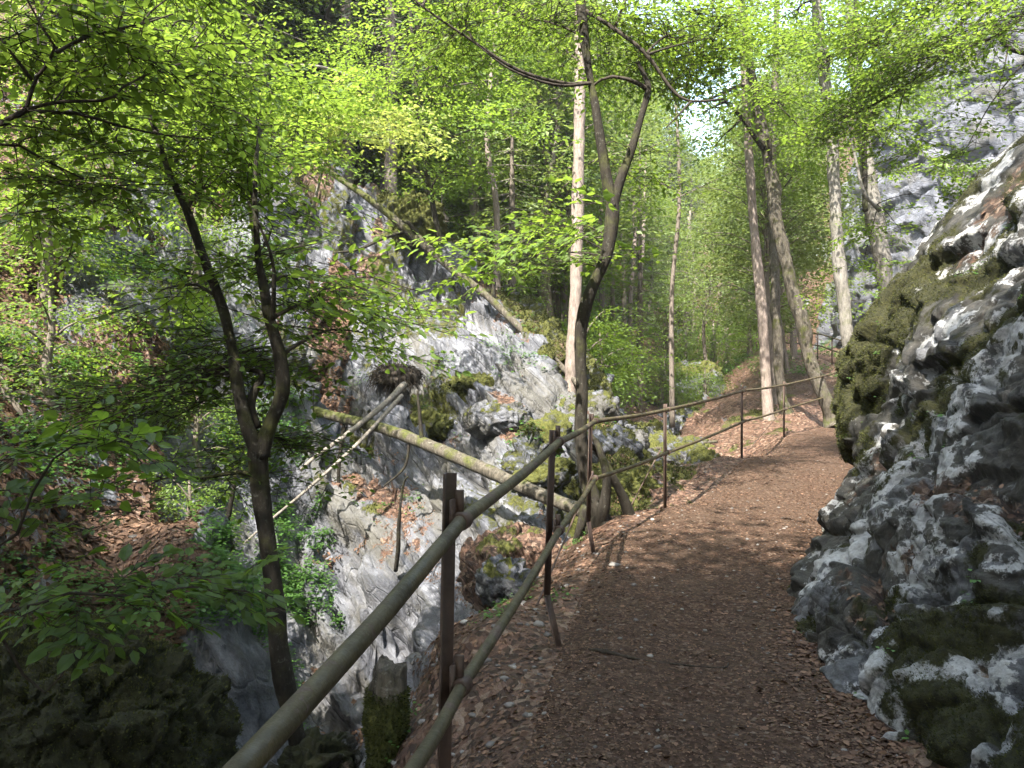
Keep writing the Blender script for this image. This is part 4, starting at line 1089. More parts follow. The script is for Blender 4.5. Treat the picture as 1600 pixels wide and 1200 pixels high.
tree('sapling', 'young green tree growing against the grey cliff above the outcrop', [[(1375, 330, 11.5, 7), (1350, 300, 11.5, 6), (1335, 240, 11.5, 5), (1325, 190, 11.5, 3)]], 'bark_grey',
     [(1440, 260, 11.5, 70, 20, 14, P(1345, 280, 11.5)), (1400, 350, 11.5, 60, 14, 10, P(1370, 320, 11.5)), (1480, 310, 10.5, 50, 16, 8, P(1370, 320, 11.5)), (1350, 410, 12.5, 35, 20, 8, P(1370, 330, 11.5))], seed=59, leaf=.07, cat='sapling', r0=.008, sc=(.5, .9), twigs=True)

# ------------------------------------------------------------------ middle distance: across the gorge
tree('birch_sapling', 'thin bare pale stem rising against the top of the grey slab', [[(462, 425, 11, 7), (478, 370, 11, 7), (495, 300, 11, 6), (510, 240, 11, 5), (520, 170, 11, 4)]], 'bark_grey',
     [(560, 200, 11, 90, 35, 44, P(512, 230, 11), .8), (500, 170, 10.8, 60, 25, 24, P(515, 200, 11), .8), (620, 220, 11.5, 60, 28, 26, P(512, 230, 11), .8), (450, 250, 10.5, 40, 20, 10, P(505, 260, 11), .8)], leafmat='leaf_yellow', leaf=.085, kind='maple', seed=61, cat='sapling', r0=.012, sc=(.6, 1.), twigs=False, spr=SPR_S)
tree('hazel_tree', 'fresh green leafy tree filling the space above the grey slab', [[(400, 380, 9.5, 12), (390, 300, 9.5, 11), (400, 200, 9.5, 9), (430, 120, 9.5, 6)]], 'bark_dark',
     [(440, 160, 9.5, 90, 45, 60, P(400, 200, 9.5)), (360, 190, 9, 70, 45, 40, P(395, 260, 9.5)), (520, 140, 10, 60, 30, 26, P(410, 180, 9.5)), (470, 230, 9.5, 60, 30, 24, P(395, 260, 9.5)), (350, 110, 9.5, 60, 40, 26, P(410, 170, 9.5))], seed=62, leaf=.068, r0=.015, shade=.55)
tree('ridge_beech', 'bright leafy beech on the ridge above the leaning dead trunk', [[(690, 380, 15, 10), (672, 300, 15, 11), (660, 220, 15, 10), (650, 120, 15, 8), (640, 0, 15, 6)]], 'bark_dark',
     [(740, 110, 14, 80, 50, 55, P(655, 160, 15)), (690, 200, 14.5, 80, 45, 50, P(665, 240, 15)), (650, 60, 14, 70, 40, 40, P(650, 120, 15)), (780, 200, 14, 60, 40, 30, P(665, 240, 15)), (620, 150, 14, 60, 35, 26, P(655, 160, 15)), (800, 60, 14, 70, 50, 40, P(650, 120, 15)), (690, 270, 15, 60, 30, 26, P(672, 300, 15)), (560, 60, 15, 80, 50, 24, P(645, 60, 15))], seed=63, leaf=.085, r0=.03, shade=.75, sc=(.9, 1.5))
tree('ridge_beech', 'beech high on the left slope with a dark trunk among hanging leaves', [[(150, 60, 9, 20), (115, 30, 9, 22), (60, 0, 9, 24), (-40, -60, 9, 26)]], 'bark_dark',
     [(200, 150, 9.5, 110, 60, 50, P(140, 50, 9)), (80, 180, 9.5, 80, 50, 24, P(115, 30, 9)), (300, 60, 10, 80, 50, 40, P(150, 60, 9)), (40, 60, 10, 80, 70, 36, P(115, 30, 9)), (40, 300, 9.5, 70, 60, 26, P(115, 30, 9))], seed=64, leaf=.07, r0=.02)
# ------------------------------------------------------------------ spruces
def spruce(root, base, H, r_base, mat, seed, trunk_r=.12, start=.12, dens=1.0, dead=.15, droop=.35, leaf=.10):
    r = np.random.default_rng(seed)
    base = np.array(base, float)
    mb = MB(); mb.add(tube([base - [0, 0, .6], base + [0, 0, H * .5], base + [0, 0, H]], [trunk_r, trunk_r * .6, .012], 8, step=.5, rough=.1), .4)
    mb.build('trunk', M['bark_far'], root)
    Pp, Dd, Nn, Ss, Av = [], [], [], [], []; tb = MB()
    z = start * H
    while z < H * .99:
        L = r_base * (1 - z / H) ** .8 + .15
        nb = 6 if L > .6 else 5
        a0 = r.uniform(0, 6.3)
        for k in range(nb):
            a = a0 + 6.283 * k / nb + r.normal(0, .2); l = L * r.uniform(.7, 1.1)
            ur = np.array([math.cos(a), math.sin(a), 0.]); perp = np.array([-ur[1], ur[0], 0])
            ts = np.linspace(0, 1, 6)
            pts = np.array([base + [0, 0, z] + ur * l * t - np.array([0, 0, droop * l * (t - .45 * t * t)]) for t in ts])
            tb.add(tube(pts[[0, 2, 5]], [.018, .01, .003], 3, step=1, caps=False), .2)
            isdead = r.random() < dead
            m = int(l * 26 * dens)
            if isdead: m = m // 6
            t = r.uniform(.15, 1, m); sd = r.choice([-1, 1], m)
            bp = np.stack([np.interp(t, ts, pts[:, q]) for q in range(3)], 1)
            sl = (1 - t * .75) * l * .42 * r.uniform(.5, 1, m)
            off = sl * r.uniform(0, 1, m)
            dirn = ur * .6 + perp[None] * (sd * r.uniform(.5, 1.1, m))[:, None] + np.stack([np.zeros(m), np.zeros(m), r.uniform(-.7, -.1, m)], 1)
            Pp.append(bp + norm(dirn) * off[:, None]); Dd.append(dirn); Nn.append(r.normal(0, .3, (m, 3)) + [0, 0, 1]); Ss.append(r.uniform(.7, 1.5, m) * leaf * 1.6); Av.append(np.clip(r.normal(.45 + .2 * (t > .7), .2, m), 0, 1))
        z += .28 + .10 * L * .4
    v0 = np.array([[0, 0, 0], [.5, .10, .0], [1, 0, -.05], [.5, -.10, .0]])
    pos, dirn, nor, size = (np.concatenate(q) for q in (Pp, Dd, Nn, Ss))
    dirn = norm(dirn); side = norm(np.cross(nor, dirn)); nor = np.cross(dirn, side)
    V = pos[:, None, :] + size[:, None, None] * (v0[None, :, 0:1] * dirn[:, None, :] + v0[None, :, 1:2] * side[:, None, :] + v0[None, :, 2:3] * nor[:, None, :])
    Fc = np.array([[0, 3, 2, 1]])[None] + (np.arange(len(pos)) * 4)[:, None, None]
    V = V.reshape(-1, 3); Fc = Fc.reshape(-1, 4); nl = len(Fc); fl = [Fc] + [np.concatenate(g) + len(V) for g in (tb.f3, tb.f4) if g]
    va = np.concatenate([np.repeat(np.concatenate(Av), 4)] + tb.a)
    o = child('crown', np.concatenate([V] + tb.v), fl, M[mat], root, attrs={'var': va}, smooth_shade=False)
    o.data.materials.append(M['deadwood'])
    mi = np.zeros(len(o.data.polygons), np.int32); mi[nl:] = 1; o.data.polygons.foreach_set('material_index', mi)
def spruce_at(px, pyb, Y, pyt, w_px, mat, label, seed, **k):
    b = P(px, pyb, Y); g = gz(b[0], b[1]); b[2] = min(b[2], g + .2) if b[2] > g else b[2]
    H = P(px, pyt, Y)[2] - b[2]
    t = thing('spruce', label, 'spruce', b)
    spruce(t, b, H, w_px / F * Y / 2, mat, seed, **k)
spruce_at(800, 540, 16.5, 150, 230, 'needle', 'sunlit pale green young spruce with drooping dead twigs behind the ridge', 5, start=.25, dens=2.2, dead=.3, leaf=.055)
spruce_at(1000, 600, 24, 200, 190, 'needle', 'spruce with long hanging branches right of the dark forked tree', 6, start=.3, dens=1.5, leaf=.09)
spruce_at(870, 560, 24, 150, 200, 'needle', 'tall green spruce half hidden behind the sunlit pale trunk', 7, start=.3, dens=1.2, dead=.1, leaf=.09)
spruce_at(690, 500, 19, 300, 120, 'needle_dark', 'small blue green spruce crouching behind the ridge', 8, start=.1, dens=1.6, dead=.05, leaf=.07)

# ------------------------------------------------------------------ the far wood: copies of a few grown trees
def broadleaf_template(name, label, group, H, Rc, seed, nspr, leaf, mat, lean=.0, low=.25):
    r = np.random.default_rng(seed)
    t = thing(name, label, 'tree', (0, 0, 0), group)
    mb = MB()
    top = np.array([lean * H, 0, H * .92])
    pts = [(0, 0, -.8), (0, 0, .3), (lean * H * .2, .03 * H, H * .35), (lean * H * .6, -.02 * H, H * .65), tuple(top)]
    mb.add(tube(pts, [.2, .14, .11, .07, .02], 9, step=.4, rough=.15), .5)
    mb.build('trunk', M['bark_far'], t)
    c = Crown(leaf, 'quad', seed, [make_spray(s + 90, 13, .9, .6) for s in range(6)])
    nl = int(nspr / 16)
    for k in range(nl):
        z = H * (low + (.98 - low) * ((k + r.uniform(0, 1)) / nl)); a = k * 2.4 + r.normal(0, .4)
        prof = math.sin(min(1, (z / H - low + .12) / (1.05 - low)) * math.pi) ** .6
        L = Rc * prof * r.uniform(.55, 1.1)
        s0 = np.array([np.interp(z * .85, [p[2] for p in pts], [p[q] for p in pts]) for q in (0, 1)] + [z * .85])
        e = s0 + np.array([math.cos(a) * L, math.sin(a) * L, z * .15 + r.uniform(-.3, .5)])
        c.branch([s0, (s0 + e) / 2 + [0, 0, .15 * L], e], .035, .008, 4, .6)
        n = 16
        tt = r.uniform(.25, 1.05, n)[:, None]
        org = s0 * (1 - tt) + e * tt + r.normal(0, 1, (n, 3)) * np.array([.55, .55, .13]) * (.4 + L / Rc) * Rc / 2.6
        c.sprays(org, a + r.normal(0, .9, n), r.uniform(.8, 1.4, n), twigs=False, shade=np.clip(np.full(n, r.uniform(.3, .75)) + r.normal(0, .1, n), 0, 1))
    c.build(t, mat, 'bark_far')
    return t
GB = 'broadleaf trees of the sunlit wood on the slopes behind'
LB = 'slender broadleaf tree in the wood covering the slopes behind the gorge'
LS = 'spruce among the wood on the slopes behind the gorge'
GS = 'spruces of the wood on the slopes behind'
tb1 = broadleaf_template('forest_tree', LB, GB, 11, 2.6, 201, 620, .15, 'leaf_far')
tb2 = broadleaf_template('forest_tree', LB, GB, 13, 2.9, 202, 700, .15, 'leaf_far', lean=.05, low=.4)
tb3 = broadleaf_template('forest_tree', LB, GB, 8, 2.4, 203, 520, .13, 'leaf', lean=-.06, low=.15)
ts1 = thing('forest_spruce', LS, 'spruce', (0, 0, 0), GS)
spruce(ts1, (0, 0, 0), 13, 2.2, 'needle_dark', 77, start=.18, dens=1.1, dead=.1, leaf=.13, trunk_r=.17)
gu, lu = 'leafy saplings under the wood', 'low leafy sapling in the undergrowth of the wooded slopes'
tu = broadleaf_template('undergrowth_sapling', lu, gu, 2.6, 1.3, 204, 200, .10, 'leaf', low=.1)
def dup(src, loc, rz, sc, first):
    o = src if first else src.copy()
    if not first:
        COL.objects.link(o)
        for ch in src.children:
            cc = ch.copy(); COL.objects.link(cc); cc.parent = o
    o.location = [float(q) for q in loc]; o.rotation_euler = (0, 0, rz); o.scale = (sc, sc, sc)
    return o
r = np.random.default_rng(99)
def sil(px):
    return np.interp(px, [900, 1000, 1050, 1080, 1105, 1140, 1165, 1230], [-900, 20, 110, 165, 190, 170, 60, -900])
placed = []; used = {}
def scatter(n, templ, pxr, Yr, sc, need_sil=True, H=12, mind=1.6, key=None):
    k = 0; tries = 0
    while k < n and tries < n * 60:
        tries += 1
        Y = math.sqrt(r.uniform(Yr[0] ** 2, Yr[1] ** 2)); px = r.uniform(*pxr); x = (px - 800) / F * Y
        i = r.integers(0, len(templ)); t = templ[i]; s = r.uniform(*sc); Hh = H * s
        z = gz(x, Y)
        rp = 1.3 * s * F / Y
        if need_sil and Hh > 3 and 600 - F * (z + Hh) / Y < max(sil(px - rp), sil(px), sil(px + rp)): continue
        if Hh > 3 and float(path_in(np.array([x]), np.array([Y]))[0]) > -1: continue
        if x > 14.5 and Y < 45 and Y > 18: continue
        if any((a - x) ** 2 + (b - Y) ** 2 < mind ** 2 for a, b in placed): continue
        placed.append((x, Y)); k += 1
        dup(t, (x, Y, z - .1), r.uniform(0, 6.28), s, t.name not in used); used[t.name] = 1
scatter(26, [tb1, tb2, tb3], (250, 900), (19, 30), (.8, 1.15), H=11)
scatter(9, [ts1], (360, 620), (18, 26), (.8, 1.15), H=13)
scatter(9, [ts1], (300, 760), (22, 34), (.9, 1.2), H=13)
scatter(30, [tb1, tb2, tb3], (300, 1000), (30, 50), (.9, 1.3), H=12)
scatter(14, [ts1], (300, 1050), (32, 60), (.9, 1.3), H=13)
scatter(6, [tb2], (960, 1240), (28, 42), (.6, .9), H=12)
scatter(34, [tb1, tb2], (880, 1270), (46, 80), (.7, 1.25), H=12, mind=2.2)
scatter(26, [tb1, tb3], (1000, 1220), (70, 125), (.5, .95), H=10, mind=2.5)
scatter(10, [ts1], (930, 1260), (48, 85), (.8, 1.2), H=13, mind=2.)
scatter(4, [tb1, tb2], (1190, 1240), (20, 30), (.7, 1.0), H=11)
scatter(14, [tb1, tb3], (20, 320), (13.5, 26), (.7, 1.1), H=10)
scatter(26, [tu], (300, 960), (17, 32), (.5, 1.1), H=2.5, mind=1.2)
scatter(5, [tu], (1030, 1130), (25, 29.5), (.5, .8), H=2.5, mind=.8)
scatter(12, [tu], (930, 1220), (33, 48), (.7, 1.5), H=2.5, mind=1.2)
scatter(12, [tu], (60, 330), (7.5, 14), (.35, .6), H=2.5, mind=1.2)
# unseen trees added on the viewer's own side to shade the path
tbh = broadleaf_template('shade_beech', 'unseen tall beech added beside the path to shade it', 'unseen beeches added to shade the path from behind', 14, 4.2, 207, 2200, .16, 'leaf', low=.35)
sp = [(-3.0, -4.9), (-1.6, -3.2), (2.9, -4.8), (6.2, -1.6), (-.2, -8.5), (-8.5, -5.5)]
for i, (x, y) in enumerate(sp): dup(tbh, (x, y, gz(x, y) - .2), i * 1.3, 1.0, i == 0)

# ------------------------------------------------------------------ slim trunks in front of the wood
GT = 'thin bare trunks standing on the slope behind the ridge'
for i, (x, yb, yt, Y, wd) in enumerate([(845, 500, 400, 22, 9), (862, 530, 380, 21, 11), (882, 560, 400, 19, 12), (776, 492, 395, 17, 10), (940, 570, 440, 24, 9), (957, 590, 420, 28, 7), (985, 600, 430, 30, 7), (1072, 545, 470, 34, 9), (1084, 545, 480, 35, 6), (1000, 560, 440, 34, 7), (1240, 560, 370, 24, 9), (632, 190, 60, 26, 16), (665, 200, 70, 27, 13), (445, 90, -60, 24, 16), (558, 110, -60, 23, 18), (530, 190, 20, 30, 14), (610, 180, 30, 33, 12), (1050, 640, 380, 21, 7)]):
    b = onto(x, yb, 16, 60) if i != 17 else P(x, yb, Y)
    Yb = b[1]; t = thing('slim_tree', 'slim straight trunk on the slope beyond the ridge, bare below its crown', 'tree', b, GT)
    L = (yb - yt) / F * Yb + 3.5; rr = wd / F * Yb / 2
    v, f = tube([b - [0, 0, .5], b + [0, 0, L * .4], b + [.15 * r.normal(), 0, L * .75], b + [.3 * r.normal(), 0, L + 2]], [rr * 1.3, rr, rr * .85, rr * .4], 9, step=.3, rough=.12)
    child('trunk', v, f, M['bark_pale' if i % 3 == 0 else 'bark_far'], t, attrs={'var': np.full(len(v), .4)})
    c = Crown(.12, 'quad', 500 + i, [make_spray(s + 90, 13, .9, .6) for s in range(4)])
    for q in range(5):
        e = b + np.array([r.normal(0, .9), r.normal(0, .9), L * r.uniform(.75, 1.15)]); s0 = b + [0, 0, e[2] - b[2] - .5]
        c.branch([s0, e], .02, .006, 4, .6); og = e + r.normal(0, .5, (8, 3)); c.sprays(og, r.uniform(0, 6.3, 8), r.uniform(.7, 1.2, 8), twigs=False)
    c.build(t, 'leaf_far', 'bark_far')

# ------------------------------------------------------------------ fallen wood
def log(name, label, pts, mat, seed=0, cat='fallen trunk', stubs=(), rough=.16, seg=16):
    b = P(*pts[-1][:3]); t = thing(name, label, cat, b)
    p = np.array([P(*q[:3]) for q in pts]); rad = np.array([q[3] / F * q[2] / 2 * .64 for q in pts])
    v, f = tube(p, rad, seg, step=.06, rough=rough, seed=seed); child('trunk', v, f, M[mat], t, attrs={'var': np.clip(.72 - .35 * (v[:, 0] - p[0, 0]) / (p[-1, 0] - p[0, 0] + 1e-6), 0, 1)})
    for s in stubs:
        q = np.array([P(*a[:3]) for a in s]); rd = np.array([a[3] / F * a[2] / 2 for a in s])
        v, f = tube(q, rd, 8, step=.05, rough=.2); child('branch_stub', v, f, M['bark_dark'], t, attrs={'var': np.full(len(v), .5)})
    return t
log('fallen_log', 'thick mossy fallen log lying aslant across the gorge from the forked tree to the railing', [(430, 622, 13.2, 20), (470, 636, 12.8, 23), (520, 650, 12.2, 24), (600, 670, 11.3, 27), (680, 700, 10.4, 31), (760, 735, 9.7, 34), (850, 775, 9.0, 34), (930, 806, 8.5, 34), (965, 822, 8.3, 28)], 'bark_mossy', 1,
    stubs=[[(540, 655, 12, 8), (530, 720, 12, 6), (528, 790, 12, 5), (522, 810, 12, 3)], [(660, 695, 10.6, 7), (655, 640, 10.6, 5), (652, 610, 10.6, 3)], [(640, 690, 10.8, 5), (632, 730, 10.8, 4), (600, 760, 10.8, 3)]])
log('leaning_dead_trunk', 'long dead mossy trunk lying down the crest of the rock slab', [(505, 262, 15.3, 12), (575, 310, 15.2, 16), (640, 362, 15.2, 20), (700, 415, 15.0, 19), (760, 462, 14.8, 18), (815, 515, 14.5, 16), (870, 565, 14.2, 14), (920, 620, 13.6, 13)], 'bark_mossy', 2,
    stubs=[[(655, 372, 15.2, 8), (640, 350, 15, 7), (628, 345, 15, 4)], [(770, 470, 14.8, 8), (772, 440, 14.8, 6)], [(632, 362, 15.2, 6), (600, 372, 14.8, 5), (560, 390, 14.4, 4), (520, 395, 14.2, 3)]])
log('grey_dead_trunk', 'grey dead trunk lying behind the mossy knob on the ridge', [(640, 250, 20, 10), (670, 300, 19.5, 11), (700, 345, 19, 10)], 'bark_far', 3)
rt = thing('uprooted_tree', 'thin pale uprooted tree with a dark ball of torn roots on the slab', 'fallen trunk', P(622, 592, 12.6))
for k, (pts, m) in enumerate([([(632, 600, 12.3, 10), (600, 632, 11.8, 9), (540, 680, 11.2, 8), (490, 716, 10.8, 6), (470, 735, 10.6, 5)], 'deadwood'), ([(628, 618, 12.0, 7), (562, 690, 10.9, 6), (490, 756, 10.0, 5), (420, 815, 9.3, 4), (380, 850, 8.9, 3)], 'deadwood')]):
    p = np.array([P(*q[:3]) for q in pts]); v, f = tube(p, [q[3] / F * q[2] / 2 for q in pts], 8, step=.1, rough=.15)
    child('trunk', v, f, M[m], rt, attrs={'var': np.full(len(v), .3)})
cR = P(618, 588, 12.9); rr_ = np.random.default_rng(3); mb = MB()
u_ = norm(rr_.normal(0, 1, (900, 3)))
th = np.linspace(0, np.pi, 30); ph = np.linspace(0, 2 * np.pi, 60, endpoint=False); T_, P_ = np.meshgrid(th, ph, indexing='ij')
ub = np.stack([np.sin(T_) * np.cos(P_), np.sin(T_) * np.sin(P_), np.cos(T_)], -1).reshape(-1, 3)
vb = cR + ub * np.array([.36, .22, .20]) * (1 + .5 * fbm(ub * 2.2, 4, 71))[:, None]
mb.add((vb, grid_faces(30, 60, True)))
for k in range(520):
    d = u_[k] * np.array([.36, .22, .20]); e = rr_.normal(0, .05, 3)
    mb.add(tube([cR + d * .9, cR + d * 1.15 + e * .6, cR + d * 1.25 + e + np.array([0, 0, -.05]), cR + d * 1.28 + e * 1.4 + np.array([0, 0, -.14 * rr_.uniform(.4, 1.6)])], [.010, .007, .005, .001], 3, step=.08, caps=False))
mb.build('root_ball', M['twig'], rt)
# stump
st_ = thing('mossy_stump', 'short broken tree stump wrapped in dark moss just outside the railing', 'stump', P(602, 1230, 3.7))
v, f = tube([P(596, 1300, 3.7), P(602, 1200, 3.7), P(603, 1120, 3.7), P(608, 1060, 3.7), P(612, 1040, 3.7)], [.14, .105, .098, .080, .070], 28, step=.02, rough=.34, rfreq=11)
jag = v[:, 2] > P(0, 1062, 3.7)[2]
v[jag, 2] += fbm(v[jag] * 30, 3, 9) * .09; v[:, :2] += (fbm(v * np.array([40, 40, 5]), 3, 12) * .008)[:, None]
SV = v
child('trunk', v, f, M['bark_mossy'], st_, attrs={'var': np.clip(1.2 - smooth(P(0, 1130, 3.7)[2], P(0, 1050, 3.7)[2], v[:, 2]) * 1.0, 0, 1.2)})
# torn root across the path
rb = thing('buried_root', 'thin bare twisted root showing in the trodden earth across the path', 'root', P(1030, 1030, 4.15))
def onpath(px, py):
    Y = np.linspace(2, 9, 900); d = P(px, py, 1.); g = path_z(d[0] * Y, Y) - d[2] * Y; k = np.argmax(g > 0); return np.array([d[0] * Y[k], Y[k], d[2] * Y[k]])
q = [onpath(920, 1016), onpath(945, 1021), onpath(975, 1027), onpath(1000, 1033)]
v, f = tube([a + [0, 0, .004 + .006 * (i % 2)] for i, a in enumerate(q)], [.006, .012, .009, .004], 8, step=.01, rough=.9, rfreq=40); child('root', v, f, M['twig'], rb, attrs={'var': np.zeros(len(v))})
q = [onpath(1000, 1032), onpath(1050, 1038), onpath(1100, 1043), onpath(1132, 1044), onpath(1139, 1036)]
v, f = tube([a + [0, 0, .003] for a in q], [.003, .005, .004, .005, .003], 8, step=.01, rough=.5, rfreq=40); child('root', v, f, M['twig'], rb, attrs={'var': np.zeros(len(v))})
# loose dead sticks on the left slope
GD = 'dead branches lying on the left slope'
for i, pts in enumerate([[(0, 585), (60, 620), (120, 670), (140, 690)], [(30, 620), (90, 650), (150, 675)], [(0, 600), (30, 650), (50, 690)], [(60, 610), (100, 620), (130, 650)], [(0, 620), (60, 690), (90, 720)]]):
    p = [onto(a, b, 4, 20) + [0, 0, .06] for a, b in pts]
    v, f = tube(p, np.linspace(.02, .006, len(p)), 8, step=.08, rough=.2)
    make_obj('dead_branch', v, f, M['bark_far'], attrs={'var': np.zeros(len(v))}, label='bare dead branch lying tangled on the leafy slope at the left', cat='branch', group=GD)
for i, (pts, w_) in enumerate([([(352, 850, 9.5), (330, 880, 8.5), (345, 760, 9.2)], 0)]): pass
tree('thin_snag', 'thin dark mossy snag standing on the slab under the fallen log', [[(618, 892, 9.9, 9), (622, 860, 9.8, 8), (623, 830, 9.75, 8), (625, 795, 9.7, 6), (628, 770, 9.7, 5), (632, 752, 9.65, 4), (637, 745, 9.6, 2)]], 'bark_dark', [], cat='snag')
tree('thin_snag', 'slim dark stem leaning behind the foot of the forked tree', [[(335, 900, 7.6, 12), (350, 840, 7.6, 11), (362, 780, 7.6, 9), (368, 740, 7.6, 7)]], 'bark_dark', [], cat='snag')
# sun-bleached upper trunk debris: bare branch crossing upper left
tree('dead_snag', 'bare grey branch reaching across the dark wood at the upper left', [[(610, 190, 15, 6), (560, 130, 14.5, 7), (500, 105, 14, 6), (430, 102, 13.5, 5), (370, 98, 13, 4), (320, 90, 12.8, 3)]], 'deadwood', [], cat='dead branch')

# ------------------------------------------------------------------ rocks strewn in the creek and gorge
GR, LR = 'rough rocks strewn along the creek bed', 'rough mossy rock lying in the creek bed or on its bank'
rt_ = [boulder('creek_rock', (0, 0, 0), (.34, .27, .2), LR, 700 + 31 * q, 'rock', [.2, .5, .35][q], .1, 44, 1.3, cat='rock', group=GR)[0] for q in range(3)]
_c = np.array([(.4, 10.6), (1.6, 12.6), (2.4, 14.6), (3.3, 18), (4.3, 22), (6.4, 27)])
for q in range(46):
    u = r.uniform(0, 1); cc = catmull(_c, 100)[int(u * 99)]; x, y = cc + r.normal(0, .75, 2) * (1 + y * 0)
    if float(path_in(np.array([x]), np.array([y]))[0]) > -.6: x -= 1.3
    o = rt_[q] if q < 3 else rt_[q % 3].copy()
    if q >= 3: COL.objects.link(o)
    s = r.uniform(.4, 1.5) * (1 + u * .6); o.location = (x, y, gz(x, y) - .02 * s); o.rotation_euler = (r.normal(0, .2), r.normal(0, .2), r.uniform(0, 6.28)); o.scale = (s, s, s * r.uniform(.6, 1.1))
log('fallen_log', 'dark old log lying across the creek bed behind the fourth railing post', [(955, 712, 14.5, 9), (1020, 702, 15, 10), (1080, 694, 15.6, 10), (1120, 690, 16, 8)], 'bark_mossy', 6)
# ------------------------------------------------------------------ stream
def build_stream():
    c = np.array([(1.9, 13.8), (2.6, 15.8), (3.3, 18), (4.0, 20.5), (5.2, 25), (6.6, 28)])
    cc = catmull(c, 80); u = np.linspace(-1, 1, 9); t_ = norm(np.gradient(cc, axis=0))
    x = cc[:, 0:1] + t_[:, 1:2] * u * .28; y = cc[:, 1:2] - t_[:, 0:1] * u * .28
    z = gh(cc[:, 0], cc[:, 1]) + .035
    v = np.stack([x.ravel(), y.ravel(), np.repeat(z, 9)], 1)
    make_obj('stream', v, grid_faces(80, 9), M['water'], kind='structure')
build_stream()

# ------------------------------------------------------------------ scatter: dead leaves, pebbles, herbs, moss
r = np.random.default_rng(5)
nR, nA = GV.shape[:2]
def pick_ground(n, weight):
    W = weight[:-1, :-1].copy()
    e1 = GV[1:, :-1] - GV[:-1, :-1]; e2 = GV[:-1, 1:] - GV[:-1, :-1]
    W *= np.linalg.norm(np.cross(e1, e2), axis=-1)
    cs = np.cumsum(W.ravel()); k = np.searchsorted(cs, r.uniform(0, cs[-1], n)); i, j = k // W.shape[1], k % W.shape[1]
    a, b = r.uniform(0, 1, n)[:, None], r.uniform(0, 1, n)[:, None]
    p = GV[i, j] * (1 - a) * (1 - b) + GV[i + 1, j] * a * (1 - b) + GV[i, j + 1] * (1 - a) * b + GV[i + 1, j + 1] * a * b
    return p, GN[i, j]
GX, GY = GV[..., 0], GV[..., 1]
GD_ = np.hypot(GX, GY)
view = (GY > .4) & (np.abs(GX / np.maximum(GY, .1)) < .8)
pin = path_in(GX.ravel(), GY.ravel()).reshape(GX.shape)
def litter_leaves(p, n, size):
    m = len(p)
    nor = n + r.normal(0, .38, (m, 3)); d = norm(np.cross(n, r.normal(0, 1, (m, 3)))) 
    return leaves_mesh(p + n * (size * .12)[:, None], d, nor, size, 'fine')
vs, fs, vr = [], [], []; off = 0
def addl(vf):
    global off
    vs.append(vf[0]); fs.append(vf[1] + off); off += len(vf[0]); vr.append(np.repeat(np.clip(r.beta(1.6, 2.2, len(vf[0]) // 7), 0, 1), 7))
# bank, slope
wt = view * (pin < .1) * (GLIT > .35) * np.where(GD_ < 9, 1.0, (9 / np.maximum(GD_, 1)) ** 2.2) * (GX > -.45 * GY) * (GD_ < 16)
p, n = pick_ground(42000, wt * 1.0); addl(litter_leaves(p, n, r.uniform(.018, .04, len(p))))
wt = view * (GLIT > .4) * (GX < -.2 * GY) * (GD_ < 16)
p, n = pick_ground(52000, wt * 1.0); addl(litter_leaves(p, n, r.uniform(.04, .085, len(p))))
# path
def path_pts(n, y0, y1, edge=.5):
    y = 1 / r.uniform(1 / y1, 1 / y0, n); l = np.interp(y, _ly, _lx); rr = np.interp(y, _ly, _rx)
    u = np.where(r.random(n) < edge, np.where(r.random(n) < .5, r.beta(1, 5, n), 1 - r.beta(1, 5, n)), r.random(n))
    x = l + (rr - l) * u; return np.stack([x, y, path_z(x, y)], 1)
p = path_pts(42000, 1.3, 16, .5); addl(litter_leaves(p, np.tile([0, 0, 1.], (len(p), 1)), r.uniform(.006, .020, len(p)) * np.clip(p[:, 1] / 5, .9, 1.8)))
p = path_pts(900, 1.3, 12, .7); addl(litter_leaves(p, np.tile([0, 0, 1.], (len(p), 1)), r.uniform(.022, .04, len(p))))
yy_ = 1 / r.uniform(1 / 14, 1 / 1.6, 5200); rx_ = np.interp(yy_, _ly, _rx) - r.gamma(1.3, .10, 5200) + .06
p = np.stack([rx_, yy_, path_z(rx_, yy_)], 1); addl(litter_leaves(p, np.tile([0, 0, 1.], (len(p), 1)), r.uniform(.016, .042, len(p))))
make_obj('leaf_litter', np.concatenate(vs), np.concatenate(fs), M['dead_leaf'], attrs={'var': np.concatenate(vr)}, smooth_shade=False, kind='stuff')
# leaves caught on the outcrop
k = np.where((OL > .45) & (ON[:, 2] > .35) & (OV[:, 1] > 1))[0]
k = r.choice(k, 2600); vf = litter_leaves(OV[k] + r.normal(0, .01, (len(k), 3)), ON[k], r.uniform(.015, .045, len(k)))
oc = bpy.data.objects['rock_outcrop']
make_obj('leaf_litter', vf[0], vf[1], M['dead_leaf'], parent=oc, attrs={'var': np.repeat(r.beta(1.6, 2.2, len(k)), 7)}, smooth_shade=False, kind='stuff')
